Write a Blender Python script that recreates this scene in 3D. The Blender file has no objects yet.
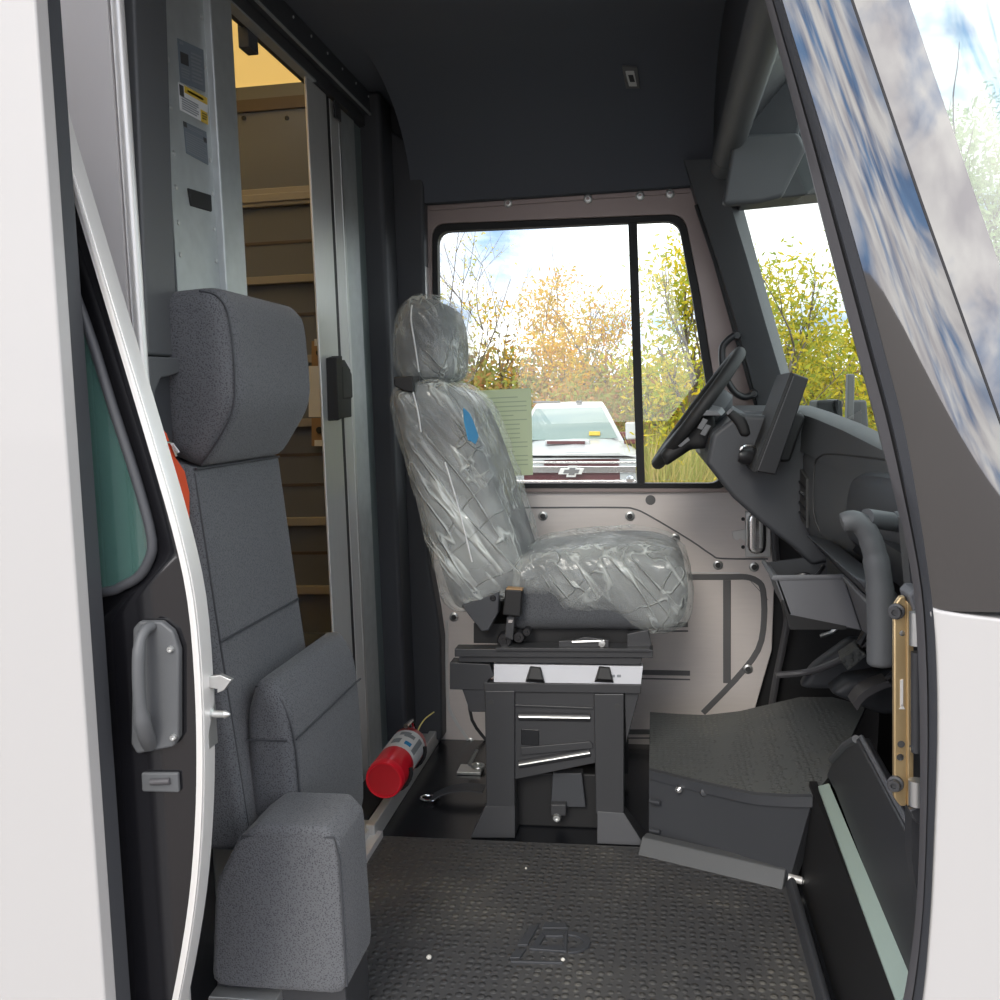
import bpy, bmesh, math, random
from mathutils import Vector, Matrix, noise
random.seed(7)
C = bpy.context.scene.collection
PI = math.pi
# ------------------------------------------------------------------ camera
F, VX, VY, ROLL, H = 963.0, 655.0, 400.0, .016, 1.2
yc = Vector((VX-500, VY-500, F)).normalized()
up = Vector((-ROLL, -1, 0)); up = (up - up.dot(yc)*yc).normalized()
xc = yc.cross(up)
RW = Matrix((xc, yc, up))                      # camera frame (right, down, forward) -> place
def at(px, py, X=None, Y=None, Z=None):        # point of a known plane of the place, read off the photograph
    d = RW @ Vector((px-500, py-500, F))
    t = X/d.x if X is not None else (Y/d.y if Y is not None else (Z-H)/d.z)
    p = d*t; p.z += H
    return p
def xz(pts, Y):
    return [(p.x, p.z) for p in (at(a, b, Y=Y) for a, b in pts)]
def yz(pts, X):
    return [(p.y, p.z) for p in (at(a, b, X=X) for a, b in pts)]
cam = bpy.data.cameras.new('camera'); co = bpy.data.objects.new('camera', cam); C.objects.link(co)
cam.sensor_width = 36; cam.lens = 36*F/1000; cam.clip_start = .02; cam.clip_end = 2000
r_ = RW @ Vector((1, 0, 0)); u_ = RW @ Vector((0, -1, 0)); b_ = RW @ Vector((0, 0, -1))
m = Matrix((r_, u_, b_)).transposed().to_4x4(); m.translation = (0, 0, H)
co.matrix_world = m
bpy.context.scene.camera = co
# ------------------------------------------------------------------ materials
def nodes(name):
    mt = bpy.data.materials.new(name); mt.use_nodes = True
    nt = mt.node_tree; b = nt.nodes['Principled BSDF']
    return mt, nt, b
def N(nt, t, **k):
    n = nt.nodes.new(t)
    for a, v in k.items():
        if a in n.inputs: n.inputs[a].default_value = v
        else: setattr(n, a, v)
    return n
def rgb(r, g, b): 
    f = lambda c: ((c/255+.055)/1.055)**2.4 if c > 10 else c/255/12.92
    return (f(r), f(g), f(b), 1)
def mat(name, col, rough=.5, metal=0, bump=0, scale=200, var=0, vscale=8, stretch=None, coat=0, ior=None, spec=None, detail=4):
    mt, nt, b = nodes(name)
    b.inputs['Base Color'].default_value = col; b.inputs['Roughness'].default_value = rough
    b.inputs['Metallic'].default_value = metal; b.inputs['Coat Weight'].default_value = coat
    b.inputs['Coat Roughness'].default_value = .03
    if ior: b.inputs['IOR'].default_value = ior
    if spec is not None: b.inputs['Specular IOR Level'].default_value = spec
    tc = N(nt, 'ShaderNodeTexCoord'); L = nt.links.new
    mp = N(nt, 'ShaderNodeMapping'); L(tc.outputs['Object'], mp.inputs[0])
    if stretch: mp.inputs['Scale'].default_value = stretch
    if var:
        n = N(nt, 'ShaderNodeTexNoise', Scale=vscale, Detail=6.0); L(mp.outputs[0], n.inputs[0])
        mx = N(nt, 'ShaderNodeMix', data_type='RGBA')
        mx.inputs['A'].default_value = [c*(1-var) for c in col[:3]]+[1]; mx.inputs['B'].default_value = [min(1, c*(1+var)) for c in col[:3]]+[1]
        L(n.outputs['Fac'], mx.inputs['Factor']); L(mx.outputs['Result'], b.inputs['Base Color'])
    if bump:
        n = N(nt, 'ShaderNodeTexNoise', Scale=float(scale), Detail=float(detail)); L(mp.outputs[0], n.inputs[0])
        bp = N(nt, 'ShaderNodeBump', Strength=bump, Distance=.003); L(n.outputs['Fac'], bp.inputs['Height']); L(bp.outputs[0], b.inputs['Normal'])
    return mt
M = {}
M['white'] = mat('white_paint', (.44, .432, .425, 1), .4, coat=.2, bump=.03, scale=60)
M['gloss'] = mat('gloss_black', (.012, .012, .013, 1), .03, ior=2.5, bump=.008, scale=9, detail=1)
M['doorblack'] = mat('gloss_black_door', (.010, .010, .012, 1), .12, ior=1.8, bump=.02, scale=14, detail=2)
M['plastic'] = mat('dark_plastic', (.098, .103, .108, 1), .5, bump=.12, scale=700)
M['plastic2'] = mat('deep_plastic', (.052, .055, .062, 1), .5, bump=.12, scale=700)
M['greyplastic'] = mat('grey_plastic', (.135, .138, .148, 1), .5, bump=.1, scale=700)
M['head'] = mat('roof_liner', (.105, .115, .135, 1), .9, bump=.1, scale=500)
M['blackmetal'] = mat('black_metal', (.045, .046, .050, 1), .36, bump=.04, scale=300)
M['black'] = mat('black_rubber', (.012, .012, .013, 1), .6)
M['blackgloss'] = mat('black_shiny_plastic', (.018, .018, .02, 1), .32)
M['seal'] = mat('rubber_seal', (.085, .083, .088, 1), .45)
M['alu'] = mat('brushed_aluminium', (.66, .66, .65, 1), .42, .45, bump=.12, scale=90, stretch=(14, 14, .6), var=.08, vscale=30)
M['aluside'] = mat('satin_aluminium', (.80, .78, .78, 1), .32, .3, bump=.05, scale=12)
M['galv'] = mat('galvanised_steel', (.50, .53, .53, 1), .45, .5, var=.16, vscale=26, bump=.06, scale=70)
M['doormetal'] = mat('brushed_door_steel', (.80, .735, .70, 1), .45, .15, bump=.05, scale=120, stretch=(.8, 1, 12), var=.05, vscale=10)
M['doormetal2'] = mat('door_frame_steel', (.31, .25, .235, 1), .4, .35, bump=.05, scale=120, stretch=(.8, 1, 12))
M['groove'] = mat('grey_recess', (.15, .148, .15, 1), .5)
M['leafpanel'] = mat('shaded_galv_panel', (.16, .195, .195, 1), .4)  # galvanised steel with its shade put into the colour
M['floorpaint'] = mat('black_floor_paint', (.012, .013, .016, 1), .25)
M['chrome'] = mat('chrome', (.8, .8, .8, 1), .15, 1)
M['zinc'] = mat('zinc_plated', (.62, .63, .62, 1), .35, .85, bump=.1, scale=60)
M['edge'] = mat('pale_metal_edge', (.80, .79, .77, 1), .33, .35)
M['gold'] = mat('gold_passivated_steel', (.62, .46, .25, 1), .34, .75, bump=.05, scale=50, var=.12, vscale=20)
M['red'] = mat('red_paint', (.66, .014, .028, 1), .3, coat=.5)
M['redcap'] = mat('red_plastic_cap', (.80, .016, .035, 1), .28)
M['faint'] = mat('faint_print', (.50, .55, .43, 1), .6)
M['label'] = mat('paper_label', (.72, .73, .74, 1), .45)
M['ink'] = mat('dark_ink', (.05, .05, .05, 1), .6)
M['greyink'] = mat('grey_ink', (.24, .26, .28, 1), .5)
M['bluegrey'] = mat('blue_grey_label', (.16, .19, .22, 1), .4)
M['blue'] = mat('blue_sticker', (.03, .24, .48, 1), .75, spec=.2)
M['yellow'] = mat('yellow_label', (.72, .50, .06, 1), .45)
M['orange'] = mat('orange_cloth', (.75, .085, .022, 1), .75, bump=.2, scale=300)
M['mint'] = mat('pale_green_strip', (.40, .50, .44, 1), .5, bump=.05, scale=200)
M['whiteplate'] = mat('white_plate', (.66, .67, .71, 1), .45)
M['taupe'] = mat('cargo_panel', (.15, .162, .185, 1), .6)
M['ledge'] = mat('cargo_rail', (.33, .31, .28, 1), .5)
M['taupedark'] = mat('cargo_dark_band', (.10, .08, .07, 1), .6)
M['wood'] = mat('plywood', (.42, .27, .13, 1), .6, var=.25, vscale=20)
M['cardboard'] = mat('brown_bracket', (.32, .20, .10, 1), .6)
M['asphalt'] = mat('asphalt', (.15, .13, .115, 1), .9, bump=.4, scale=60, var=.2)
M['bark'] = mat('bark', (.20, .165, .14, 1), .9)
M['grille'] = mat('grille_red_reflection', (.10, .030, .035, 1), .3)  # dark red is a reflection put into the grille colour
M['lamp'] = mat('headlamp_lens', (.55, .58, .6, 1), .1, .3)
M['truckwhite'] = mat('truck_paint', (.55, .56, .57, 1), .3, coat=.3)
M['wood_dark'] = mat('dark_red_metal', (.20, .05, .05, 1), .5)
M['pebble'] = mat('pale_stone', (.7, .68, .62, 1), .7)
M['yellowcord'] = mat('yellow_cord', (.62, .55, .18, 1), .6)

def fabric(name, a, b2, sc):
    mt, nt, b = nodes(name); L = nt.links.new
    tc = N(nt, 'ShaderNodeTexCoord')
    n1 = N(nt, 'ShaderNodeTexVoronoi', Scale=sc); L(tc.outputs['Object'], n1.inputs['Vector'])
    n2 = N(nt, 'ShaderNodeTexNoise', Scale=sc*1.4, Detail=5.0); L(tc.outputs['Object'], n2.inputs['Vector'])
    ad = N(nt, 'ShaderNodeMath', operation='ADD'); L(n1.outputs['Distance'], ad.inputs[0]); L(n2.outputs['Fac'], ad.inputs[1])
    cr = N(nt, 'ShaderNodeValToRGB'); cr.color_ramp.elements[0].position = .55; cr.color_ramp.elements[1].position = 1.15
    cr.color_ramp.elements[0].color = a; cr.color_ramp.elements[1].color = b2
    L(ad.outputs[0], cr.inputs[0]); L(cr.outputs[0], b.inputs['Base Color'])
    bp = N(nt, 'ShaderNodeBump', Strength=.35, Distance=.002); L(ad.outputs[0], bp.inputs['Height']); L(bp.outputs[0], b.inputs['Normal'])
    b.inputs['Roughness'].default_value = .9; b.inputs['Sheen Weight'].default_value = .15
    return mt
M['fabric'] = fabric('charcoal_fabric', (.030, .032, .037, 1), (.120, .124, .134, 1), 300)
M['seatfabric'] = fabric('driver_seat_fabric', (.028, .030, .034, 1), (.085, .09, .10, 1), 300)

def rubber_tread(name, col, sc, wear):
    mt, nt, b = nodes(name); L = nt.links.new
    tc = N(nt, 'ShaderNodeTexCoord')
    v = N(nt, 'ShaderNodeTexVoronoi', Scale=sc, Randomness=.35); L(tc.outputs['Object'], v.inputs['Vector'])
    cr = N(nt, 'ShaderNodeValToRGB'); e = cr.color_ramp.elements
    e[0].position = .22; e[0].color = (1, 1, 1, 1); e[1].position = .42; e[1].color = (0, 0, 0, 1)
    L(v.outputs['Distance'], cr.inputs[0])
    bp = N(nt, 'ShaderNodeBump', Strength=.55, Distance=.007); L(cr.outputs[0], bp.inputs['Height']); L(bp.outputs[0], b.inputs['Normal'])
    n = N(nt, 'ShaderNodeTexNoise', Scale=3.2, Detail=5.0); L(tc.outputs['Object'], n.inputs['Vector'])
    c2 = N(nt, 'ShaderNodeValToRGB'); c2.color_ramp.elements[0].position = .5; c2.color_ramp.elements[1].position = .76
    L(n.outputs['Fac'], c2.inputs[0])
    mu = N(nt, 'ShaderNodeMath', operation='MULTIPLY'); L(c2.outputs[0], mu.inputs[0]); 
    ml = N(nt, 'ShaderNodeMath', operation='MULTIPLY_ADD'); L(cr.outputs[0], ml.inputs[0]); ml.inputs[1].default_value = .75; ml.inputs[2].default_value = .25
    L(ml.outputs[0], mu.inputs[1])
    mx = N(nt, 'ShaderNodeMix', data_type='RGBA'); mx.inputs['A'].default_value = col; mx.inputs['B'].default_value = wear
    L(mu.outputs[0], mx.inputs['Factor']); L(mx.outputs['Result'], b.inputs['Base Color'])
    b.inputs['Roughness'].default_value = .55
    return mt
M['mat'] = rubber_tread('studded_rubber', (.066, .066, .068, 1), 46, (.20, .19, .165, 1))
M['treadtop'] = rubber_tread('tread_rubber', (.115, .122, .12, 1), 60, (.22, .215, .18, 1))

def glass(name, tint, refl=1.5, haze=0):
    mt, nt, b = nodes(name); L = nt.links.new
    nt.nodes.remove(b); out = nt.nodes['Material Output']
    tr = N(nt, 'ShaderNodeBsdfTransparent'); tr.inputs[0].default_value = tint
    gl = N(nt, 'ShaderNodeBsdfGlossy', Roughness=.0)
    lw = N(nt, 'ShaderNodeLayerWeight', Blend=.5)      # Schlick: same from both sides of the pane
    pw = N(nt, 'ShaderNodeMath', operation='POWER'); L(lw.outputs['Facing'], pw.inputs[0]); pw.inputs[1].default_value = 4.0
    f0 = ((refl-1)/(refl+1))**2*1.8
    fr = N(nt, 'ShaderNodeMath', operation='MULTIPLY_ADD'); L(pw.outputs[0], fr.inputs[0]); fr.inputs[1].default_value = .8-f0; fr.inputs[2].default_value = f0
    mx = N(nt, 'ShaderNodeMixShader'); L(fr.outputs[0], mx.inputs[0]); L(tr.outputs[0], mx.inputs[1]); L(gl.outputs[0], mx.inputs[2])
    L(mx.outputs[0], out.inputs[0])
    return mt
M['glass'] = glass('clear_glass', (.94, .97, .96, 1), 1.4)
M['windshield'] = glass('windshield_glass', (.74, .83, .79, 1), 1.75)
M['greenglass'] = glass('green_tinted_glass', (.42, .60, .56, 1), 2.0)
def pane_lift(mt, col, k):                           # diffuse tint brightens a pane in place of light behind it
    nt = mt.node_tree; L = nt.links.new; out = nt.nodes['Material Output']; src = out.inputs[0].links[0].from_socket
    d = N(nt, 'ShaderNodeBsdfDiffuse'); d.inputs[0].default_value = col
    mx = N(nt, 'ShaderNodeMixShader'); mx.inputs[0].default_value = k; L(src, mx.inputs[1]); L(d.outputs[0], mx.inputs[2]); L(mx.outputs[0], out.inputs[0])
pane_lift(M['greenglass'], (.12, .25, .225, 1), .30)
def film():
    mt, nt, b = nodes('clear_plastic_film'); L = nt.links.new
    out = nt.nodes['Material Output']; tc = N(nt, 'ShaderNodeTexCoord')
    def creases(rot, scl, sc, wid):             # long thin folds: ridges of a stretched noise
        mp = N(nt, 'ShaderNodeMapping'); L(tc.outputs['Object'], mp.inputs[0]); mp.inputs['Rotation'].default_value = rot
        m2 = N(nt, 'ShaderNodeMapping'); L(mp.outputs[0], m2.inputs[0]); m2.inputs['Scale'].default_value = scl
        n = N(nt, 'ShaderNodeTexNoise', Scale=sc, Detail=1.5, Distortion=.25); L(m2.outputs[0], n.inputs['Vector'])
        sb = N(nt, 'ShaderNodeMath', operation='SUBTRACT'); L(n.outputs['Fac'], sb.inputs[0]); sb.inputs[1].default_value = .5
        ab = N(nt, 'ShaderNodeMath', operation='ABSOLUTE'); L(sb.outputs[0], ab.inputs[0])
        mr = N(nt, 'ShaderNodeMapRange'); L(ab.outputs[0], mr.inputs[0]); mr.inputs[1].default_value = 0; mr.inputs[2].default_value = wid; mr.inputs[3].default_value = 1; mr.inputs[4].default_value = 0
        return mr.outputs[0], n.outputs['Fac']
    a1, f1 = creases((0, .62, 0), (1, 1, .13), 24.0, .045)
    a2, f2 = creases((.3, -.75, .4), (1, 1, .25), 11.0, .012)
    mxx = N(nt, 'ShaderNodeMath', operation='MAXIMUM'); L(a1, mxx.inputs[0]); L(a2, mxx.inputs[1])
    br_ = N(nt, 'ShaderNodeTexNoise', Scale=6.0, Detail=2.0); L(tc.outputs['Object'], br_.inputs['Vector'])
    mk = N(nt, 'ShaderNodeMapRange'); L(br_.outputs['Fac'], mk.inputs[0]); mk.inputs[1].default_value = .38; mk.inputs[2].default_value = .62
    cm = N(nt, 'ShaderNodeMath', operation='MULTIPLY'); L(mxx.outputs[0], cm.inputs[0]); L(mk.outputs[0], cm.inputs[1])   # folds come in bundles
    hg_ = N(nt, 'ShaderNodeMath', operation='MULTIPLY_ADD'); L(cm.outputs[0], hg_.inputs[0]); hg_.inputs[1].default_value = .35; L(f1, hg_.inputs[2])
    bp = N(nt, 'ShaderNodeBump', Strength=1.0, Distance=.02); L(hg_.outputs[0], bp.inputs['Height'])
    b.inputs['Base Color'].default_value = (.88, .93, .90, 1); b.inputs['Roughness'].default_value = .13; b.inputs['IOR'].default_value = 1.8
    L(bp.outputs[0], b.inputs['Normal'])
    tr = N(nt, 'ShaderNodeBsdfTransparent')
    m1 = N(nt, 'ShaderNodeMath', operation='MULTIPLY_ADD'); L(br_.outputs['Fac'], m1.inputs[0]); m1.inputs[1].default_value = .56; m1.inputs[2].default_value = -.06
    m2_ = N(nt, 'ShaderNodeMath', operation='MULTIPLY_ADD'); L(cm.outputs[0], m2_.inputs[0]); m2_.inputs[1].default_value = .42; L(m1.outputs[0], m2_.inputs[2])
    mx = N(nt, 'ShaderNodeMixShader'); L(m2_.outputs[0], mx.inputs[0]); L(tr.outputs[0], mx.inputs[1]); L(b.outputs[0], mx.inputs[2])
    L(mx.outputs[0], out.inputs[0])
    return mt
M['film'] = film()
def paper():
    mt, nt, b = nodes('backlit_paper'); L = nt.links.new
    nt.nodes.remove(b); out = nt.nodes['Material Output']
    d = N(nt, 'ShaderNodeBsdfDiffuse'); d.inputs[0].default_value = (.80, .84, .68, 1)
    t = N(nt, 'ShaderNodeBsdfTranslucent'); t.inputs[0].default_value = (.76, .80, .62, 1)
    mx = N(nt, 'ShaderNodeMixShader'); mx.inputs[0].default_value = .5; L(d.outputs[0], mx.inputs[1]); L(t.outputs[0], mx.inputs[2])
    L(mx.outputs[0], out.inputs[0]); return mt
M['paper'] = paper()
def translucent(name, c):
    mt, nt, b = nodes(name); L = nt.links.new
    nt.nodes.remove(b); out = nt.nodes['Material Output']
    d = N(nt, 'ShaderNodeBsdfDiffuse'); d.inputs[0].default_value = c
    t = N(nt, 'ShaderNodeBsdfTranslucent'); t.inputs[0].default_value = c
    mx = N(nt, 'ShaderNodeMixShader'); mx.inputs[0].default_value = .6; L(d.outputs[0], mx.inputs[1]); L(t.outputs[0], mx.inputs[2])
    L(mx.outputs[0], out.inputs[0]); return mt
M['yellowroof'] = translucent('translucent_roof', (.86, .70, .38, 1))
def leaf(name, cols):
    mt, nt, b = nodes(name); L = nt.links.new
    nt.nodes.remove(b); out = nt.nodes['Material Output']
    g = N(nt, 'ShaderNodeNewGeometry'); cr = N(nt, 'ShaderNodeValToRGB'); e = cr.color_ramp.elements
    while len(e) < len(cols): e.new(.5)
    for i, c in enumerate(cols): e[i].position = i/(len(cols)-1); e[i].color = c+(1,)
    L(g.outputs['Random Per Island'], cr.inputs[0])
    d = N(nt, 'ShaderNodeBsdfDiffuse'); t = N(nt, 'ShaderNodeBsdfTranslucent')
    L(cr.outputs[0], d.inputs[0]); L(cr.outputs[0], t.inputs[0])
    mx = N(nt, 'ShaderNodeMixShader'); mx.inputs[0].default_value = .45; L(d.outputs[0], mx.inputs[1]); L(t.outputs[0], mx.inputs[2])
    L(mx.outputs[0], out.inputs[0]); return mt
M['leafgold'] = leaf('golden_leaves', [(.70, .36, .02), (.78, .50, .05), (.52, .42, .07), (.70, .30, .03)])
M['leafpale'] = leaf('pale_yellow_leaves', [(.72, .62, .16), (.55, .55, .14), (.80, .66, .22)])
M['leafgreen'] = leaf('yellow_green_leaves', [(.40, .46, .06), (.62, .55, .06), (.28, .37, .06), (.80, .60, .05), (.70, .56, .06)])
M['leafmint'] = leaf('pale_green_leaves', [(.50, .62, .30), (.62, .70, .42), (.42, .56, .26)])
M['leafrust'] = leaf('rust_brush', [(.40, .17, .07), (.34, .32, .09), (.48, .24, .09), (.25, .30, .07), (.42, .38, .10)])
M['grass'] = leaf('dry_tall_grass', [(.62, .50, .16), (.48, .46, .14), (.36, .40, .10), (.70, .56, .24)])
# ------------------------------------------------------------------ mesh building
def base_of(o):
    while o.parent: o = o.parent
    return o.location
class MB:
    def __init__(s): s.v = []; s.f = []
    def add(s, vs, fs):
        n = len(s.v); s.v += [Vector(v) for v in vs]; s.f += [tuple(i+n for i in f) for f in fs]; return s
    def box(s, x0, x1, y0, y1, z0, z1):
        return s.add([(x, y, z) for x in (x0, x1) for y in (y0, y1) for z in (z0, z1)],
                     [(0, 1, 3, 2), (4, 6, 7, 5), (0, 4, 5, 1), (2, 3, 7, 6), (0, 2, 6, 4), (1, 5, 7, 3)])
    def hexa(s, a, b):                          # two quads of four points
        return s.add(list(a)+list(b), [(3, 2, 1, 0), (4, 5, 6, 7), (0, 1, 5, 4), (1, 2, 6, 5), (2, 3, 7, 6), (3, 0, 4, 7)])
    def prism(s, poly, ax, a0, a1):
        g = {'Y': lambda p, a: (p[0], a, p[1]), 'X': lambda p, a: (a, p[0], p[1]), 'Z': lambda p, a: (p[0], p[1], a)}[ax]
        n = len(poly)
        return s.add([g(p, a0) for p in poly]+[g(p, a1) for p in poly],
                     [tuple(range(n-1, -1, -1)), tuple(range(n, 2*n))]+[(i, (i+1) % n, n+(i+1) % n, n+i) for i in range(n)])
    def loft(s, secs, closed=True, caps=True):
        n = len(secs[0]); vs = [p for q in secs for p in q]; fs = []
        for k in range(len(secs)-1):
            for i in range(n if closed else n-1):
                j = (i+1) % n; fs.append((k*n+i, k*n+j, (k+1)*n+j, (k+1)*n+i))
        if caps and closed:
            fs += [tuple(range(n-1, -1, -1)), tuple(range((len(secs)-1)*n, len(secs)*n))]
        return s.add(vs, fs)
    def tube(s, path, r, n=10, closed=False, sx=1):
        P = [Vector(p) for p in path]; k = len(P); secs = []
        ref = None
        for i, p in enumerate(P):
            t = (P[(i+1) % k]-P[i-1]) if closed else (P[min(i+1, k-1)]-P[max(i-1, 0)])
            t.normalize()
            if ref is None:
                ref = Vector((0, 0, 1)) if abs(t.z) < .9 else Vector((0, 1, 0))
            a = (ref - ref.dot(t)*t).normalized(); b = t.cross(a); ref = a
            rr = r[i] if isinstance(r, (list, tuple)) else r
            secs.append([p+a*rr*math.cos(2*PI*j/n)*sx+b*rr*math.sin(2*PI*j/n) for j in range(n)])
        if closed: secs.append(secs[0])
        return s.loft(secs, True, not closed)
    def cyl(s, p0, p1, r, n=16, r1=None):
        return s.tube([p0, p1], [r, r if r1 is None else r1], n)
    def lathe(s, prof, o, axis, n=24):          # prof: (radius, along)
        ax = Vector(axis).normalized(); a = ax.orthogonal().normalized(); b = ax.cross(a); o = Vector(o)
        return s.loft([[o+ax*h+(a*math.cos(2*PI*j/n)+b*math.sin(2*PI*j/n))*max(r, 1e-4) for j in range(n)] for r, h in prof])
    def pillow(s, pts, y0, y1, r, k=5, sm=None, bulge=0):
        # outline (x, z) extruded over y with its rims rounded by r; the outline is inset before it is smoothed
        n = len(pts); P = [Vector(p[:2]) for p in pts]
        ar = sum(P[i].x*P[(i+1) % n].y-P[(i+1) % n].x*P[i].y for i in range(n)); sg = 1 if ar > 0 else -1
        nr = []
        for i in range(n):
            e1 = (P[i]-P[i-1]).normalized(); e2 = (P[(i+1) % n]-P[i]).normalized()
            n1, n2 = Vector((e1.y, -e1.x))*sg, Vector((e2.y, -e2.x))*sg
            q = n1+n2; L_ = q.length
            nr.append(q/L_*min(1.6, 2/max(L_, .2)) if L_ > 1e-6 else n1)
        sm = sm or (lambda q: q)
        seq = [(y0+r-r*math.cos(j/k*PI/2), r-r*math.sin(j/k*PI/2)) for j in range(k+1)]
        seq = [(y0+r-r*math.sin((k-j)/k*PI/2), r-r*math.cos((k-j)/k*PI/2)) for j in range(k+1)]
        mid = [(y0+r+(y1-y0-2*r)*q/6, -bulge*math.sin(PI*q/6)) for q in range(1, 6)]
        seq = seq+mid+[(y1-(a-y0), b) for a, b in reversed(seq)]
        return s.loft([[(a, y, b) for a, b in sm([(P[i].x-nr[i].x*d, P[i].y-nr[i].y*d) for i in range(n)])] for y, d in seq])
    def build(s, name, mt, parent=None, bevel=0, seg=3, smooth=True, ang=.7, sub=0, disp=None):
        me = bpy.data.meshes.new(name)
        off = base_of(parent).copy() if parent else None
        if off is None:
            xs = [v.x for v in s.v]; ys = [v.y for v in s.v]; zs = [v.z for v in s.v]
            off = Vector(((min(xs)+max(xs))/2, (min(ys)+max(ys))/2, min(zs)))
        me.from_pydata([v-off for v in s.v], [], s.f)
        bm = bmesh.new(); bm.from_mesh(me); bmesh.ops.remove_doubles(bm, verts=bm.verts, dist=1e-6)
        bmesh.ops.recalc_face_normals(bm, faces=bm.faces)
        if sub:
            bmesh.ops.subdivide_edges(bm, edges=bm.edges, cuts=sub, use_grid_fill=True)
        bm.normal_update()
        if disp:
            for v in bm.verts: v.co += v.normal*disp(v.co+off)
        bm.to_mesh(me); bm.free()
        me.materials.append(M[mt] if isinstance(mt, str) else mt)
        if smooth:
            me.polygons.foreach_set('use_smooth', [True]*len(me.polygons)); me.set_sharp_from_angle(angle=ang)
        o = bpy.data.objects.new(name, me); C.objects.link(o)
        if parent: o.parent = parent
        else: o.location = off
        if bevel:
            b = o.modifiers.new('bevel', 'BEVEL'); b.width = bevel; b.segments = seg; b.limit_method = 'ANGLE'; b.angle_limit = .6; b.harden_normals = smooth
        return o
def tag(o, label, cat=None, group=None, kind=None):
    o['label'] = label
    if cat: o['category'] = cat
    if group: o['group'] = group
    if kind: o['kind'] = kind
    return o
def thing(name, label, cat, loc, group=None, kind=None):
    o = bpy.data.objects.new(name, None); C.objects.link(o); o.location = Vector(loc); o.empty_display_size = .05
    return tag(o, label, cat, group, kind)
def cat_rom(pts, k=4, closed=False):
    P = [Vector(p) for p in pts]; n = len(P); out = []
    for i in range(n if closed else n-1):
        g = (lambda j: P[j % n]) if closed else (lambda j: P[max(0, min(n-1, j))])
        a, b, c, d = g(i-1), g(i), g(i+1), g(i+2)
        for q in range(k):
            t = q/k
            out.append(.5*((2*b)+(c-a)*t+(2*a-5*b+4*c-d)*t*t+(3*b-a-3*c+d)*t**3))
    if not closed: out.append(P[-1])
    return out
def c2(pts, k): return [(v.x, v.y) for v in cat_rom([Vector(p) for p in pts], k, True)]
def sm3(p): return c2(p, 3)
def sm2(p): return c2(p, 2)
def prof(pts, Y, k=3): return xz(pts, Y)
def bolt(p, d, r, mt, parent, name='bolt', h=.006):
    d = Vector(d); p = Vector(p)
    return MB().lathe([(r, 0), (r, h*.6), (r*.75, h), (r*.45, h), (r*.4, h*.5), (0, h*.5)], p, d, 14).build(name, mt, parent)
def round_poly(pts, k=3, r=.35):
    out = []; n = len(pts)
    for i in range(n):
        a, b, c = Vector(pts[i-1]), Vector(pts[i]), Vector(pts[(i+1) % n])
        for t in range(k+1):
            s = t/k; p0 = b.lerp(a, r*.5); p1 = b.lerp(c, r*.5)
            q = p0*(1-s)**2+b*2*s*(1-s)+p1*s*s; out.append((q.x, q.y))
    return out
S = 'structure'
def round_abs(pts, rad, k=5):
    out = []; n = len(pts)
    for i in range(n):
        a, b, c = Vector(pts[i-1]), Vector(pts[i]), Vector(pts[(i+1) % n])
        p0 = b+(a-b).normalized()*rad; p1 = b+(c-b).normalized()*rad
        for t in range(k+1):
            q = t/k; v = p0*(1-q)**2+b*2*q*(1-q)+p1*q*q; out.append((v.x, v.y))
    return out
def cut(o, cutter):                             # real hole through a mesh
    c = cutter.build('cutter', 'black'); c.location -= base_of(o) if o.parent else Vector((0, 0, 0))
    md = o.modifiers.new('cut', 'BOOLEAN'); md.object = c; md.solver = 'EXACT'
    bpy.context.view_layer.update(); c.parent = o.parent; bpy.context.view_layer.update()
    dg = bpy.context.evaluated_depsgraph_get(); me = bpy.data.meshes.new_from_object(o.evaluated_get(dg))
    o.modifiers.clear(); o.data = me; bpy.data.objects.remove(c)
# ================================================================== the van's shell
YN, YF, XB = 1.2, 3.31, -.92        # kerb-side skin, driver-side wall, bulkhead
# floor and roof
f = MB().box(XB, .80, 1.42, YF, -.05, 0).build('floor', 'floorpaint'); tag(f, 'black painted metal cab floor under the seat base', 'floor', kind=S)
f = MB().box(XB-.02, .36, 1.24, YF+.03, 2.215, 2.25).build('ceiling', 'head'); tag(f, 'dark grey roof liner over the cab', 'ceiling', kind=S)
# roof corner over the driver's door
MBx = MB().prism([(YF+.05, 1.885), (3.25, 1.885)]+[(2.75+.5*math.sin(q), 1.9+.315*math.cos(q)) for q in [PI/2*(1-i/14) for i in range(15)]]+[(YF+.05, 2.215)], 'X', -.80, .30)
tag(MBx.build('trim_1', 'head', ang=.8), 'dark coved trim between roof liner and the door with the big window', 'trim', kind=S)
# rear pocket panel of the kerb side
e0 = at(35, 0, Y=YN); e1 = at(105, 1000, Y=YN)
def edge_x(z, d=0): return e0.x+(e1.x-e0.x)*(z-e0.z)/(e1.z-e0.z)+d
zt, zb = 2.3, -.35
w = MB().prism([(-2.2, zb), (edge_x(zb), zb), (edge_x(zt), zt), (-2.2, zt)], 'Y', YN, YN+.03).build('wall_right', 'white', bevel=.004)
tag(w, 'white painted outer side panel behind the door opening', 'body panel', kind=S)
t = MB().prism([(edge_x(zb, -.02), zb), (edge_x(zb, -.001), zb), (edge_x(zt, -.008), zt), (edge_x(zt, -.02), zt)], 'Y', YN+.004, YN+.034).build('trim_2', 'seal', bevel=.004)
tag(t, 'grey rubber edge strip along the white panel', 'trim', kind=S)
t = MB().prism([(edge_x(zb, -.03), zb), (edge_x(zb, -.003), zb), (edge_x(zt, -.012), zt), (edge_x(zt, -.03), zt)], 'Y', YN+.034, YN+.075).build('trim_3', 'plastic2', bevel=.003)
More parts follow.
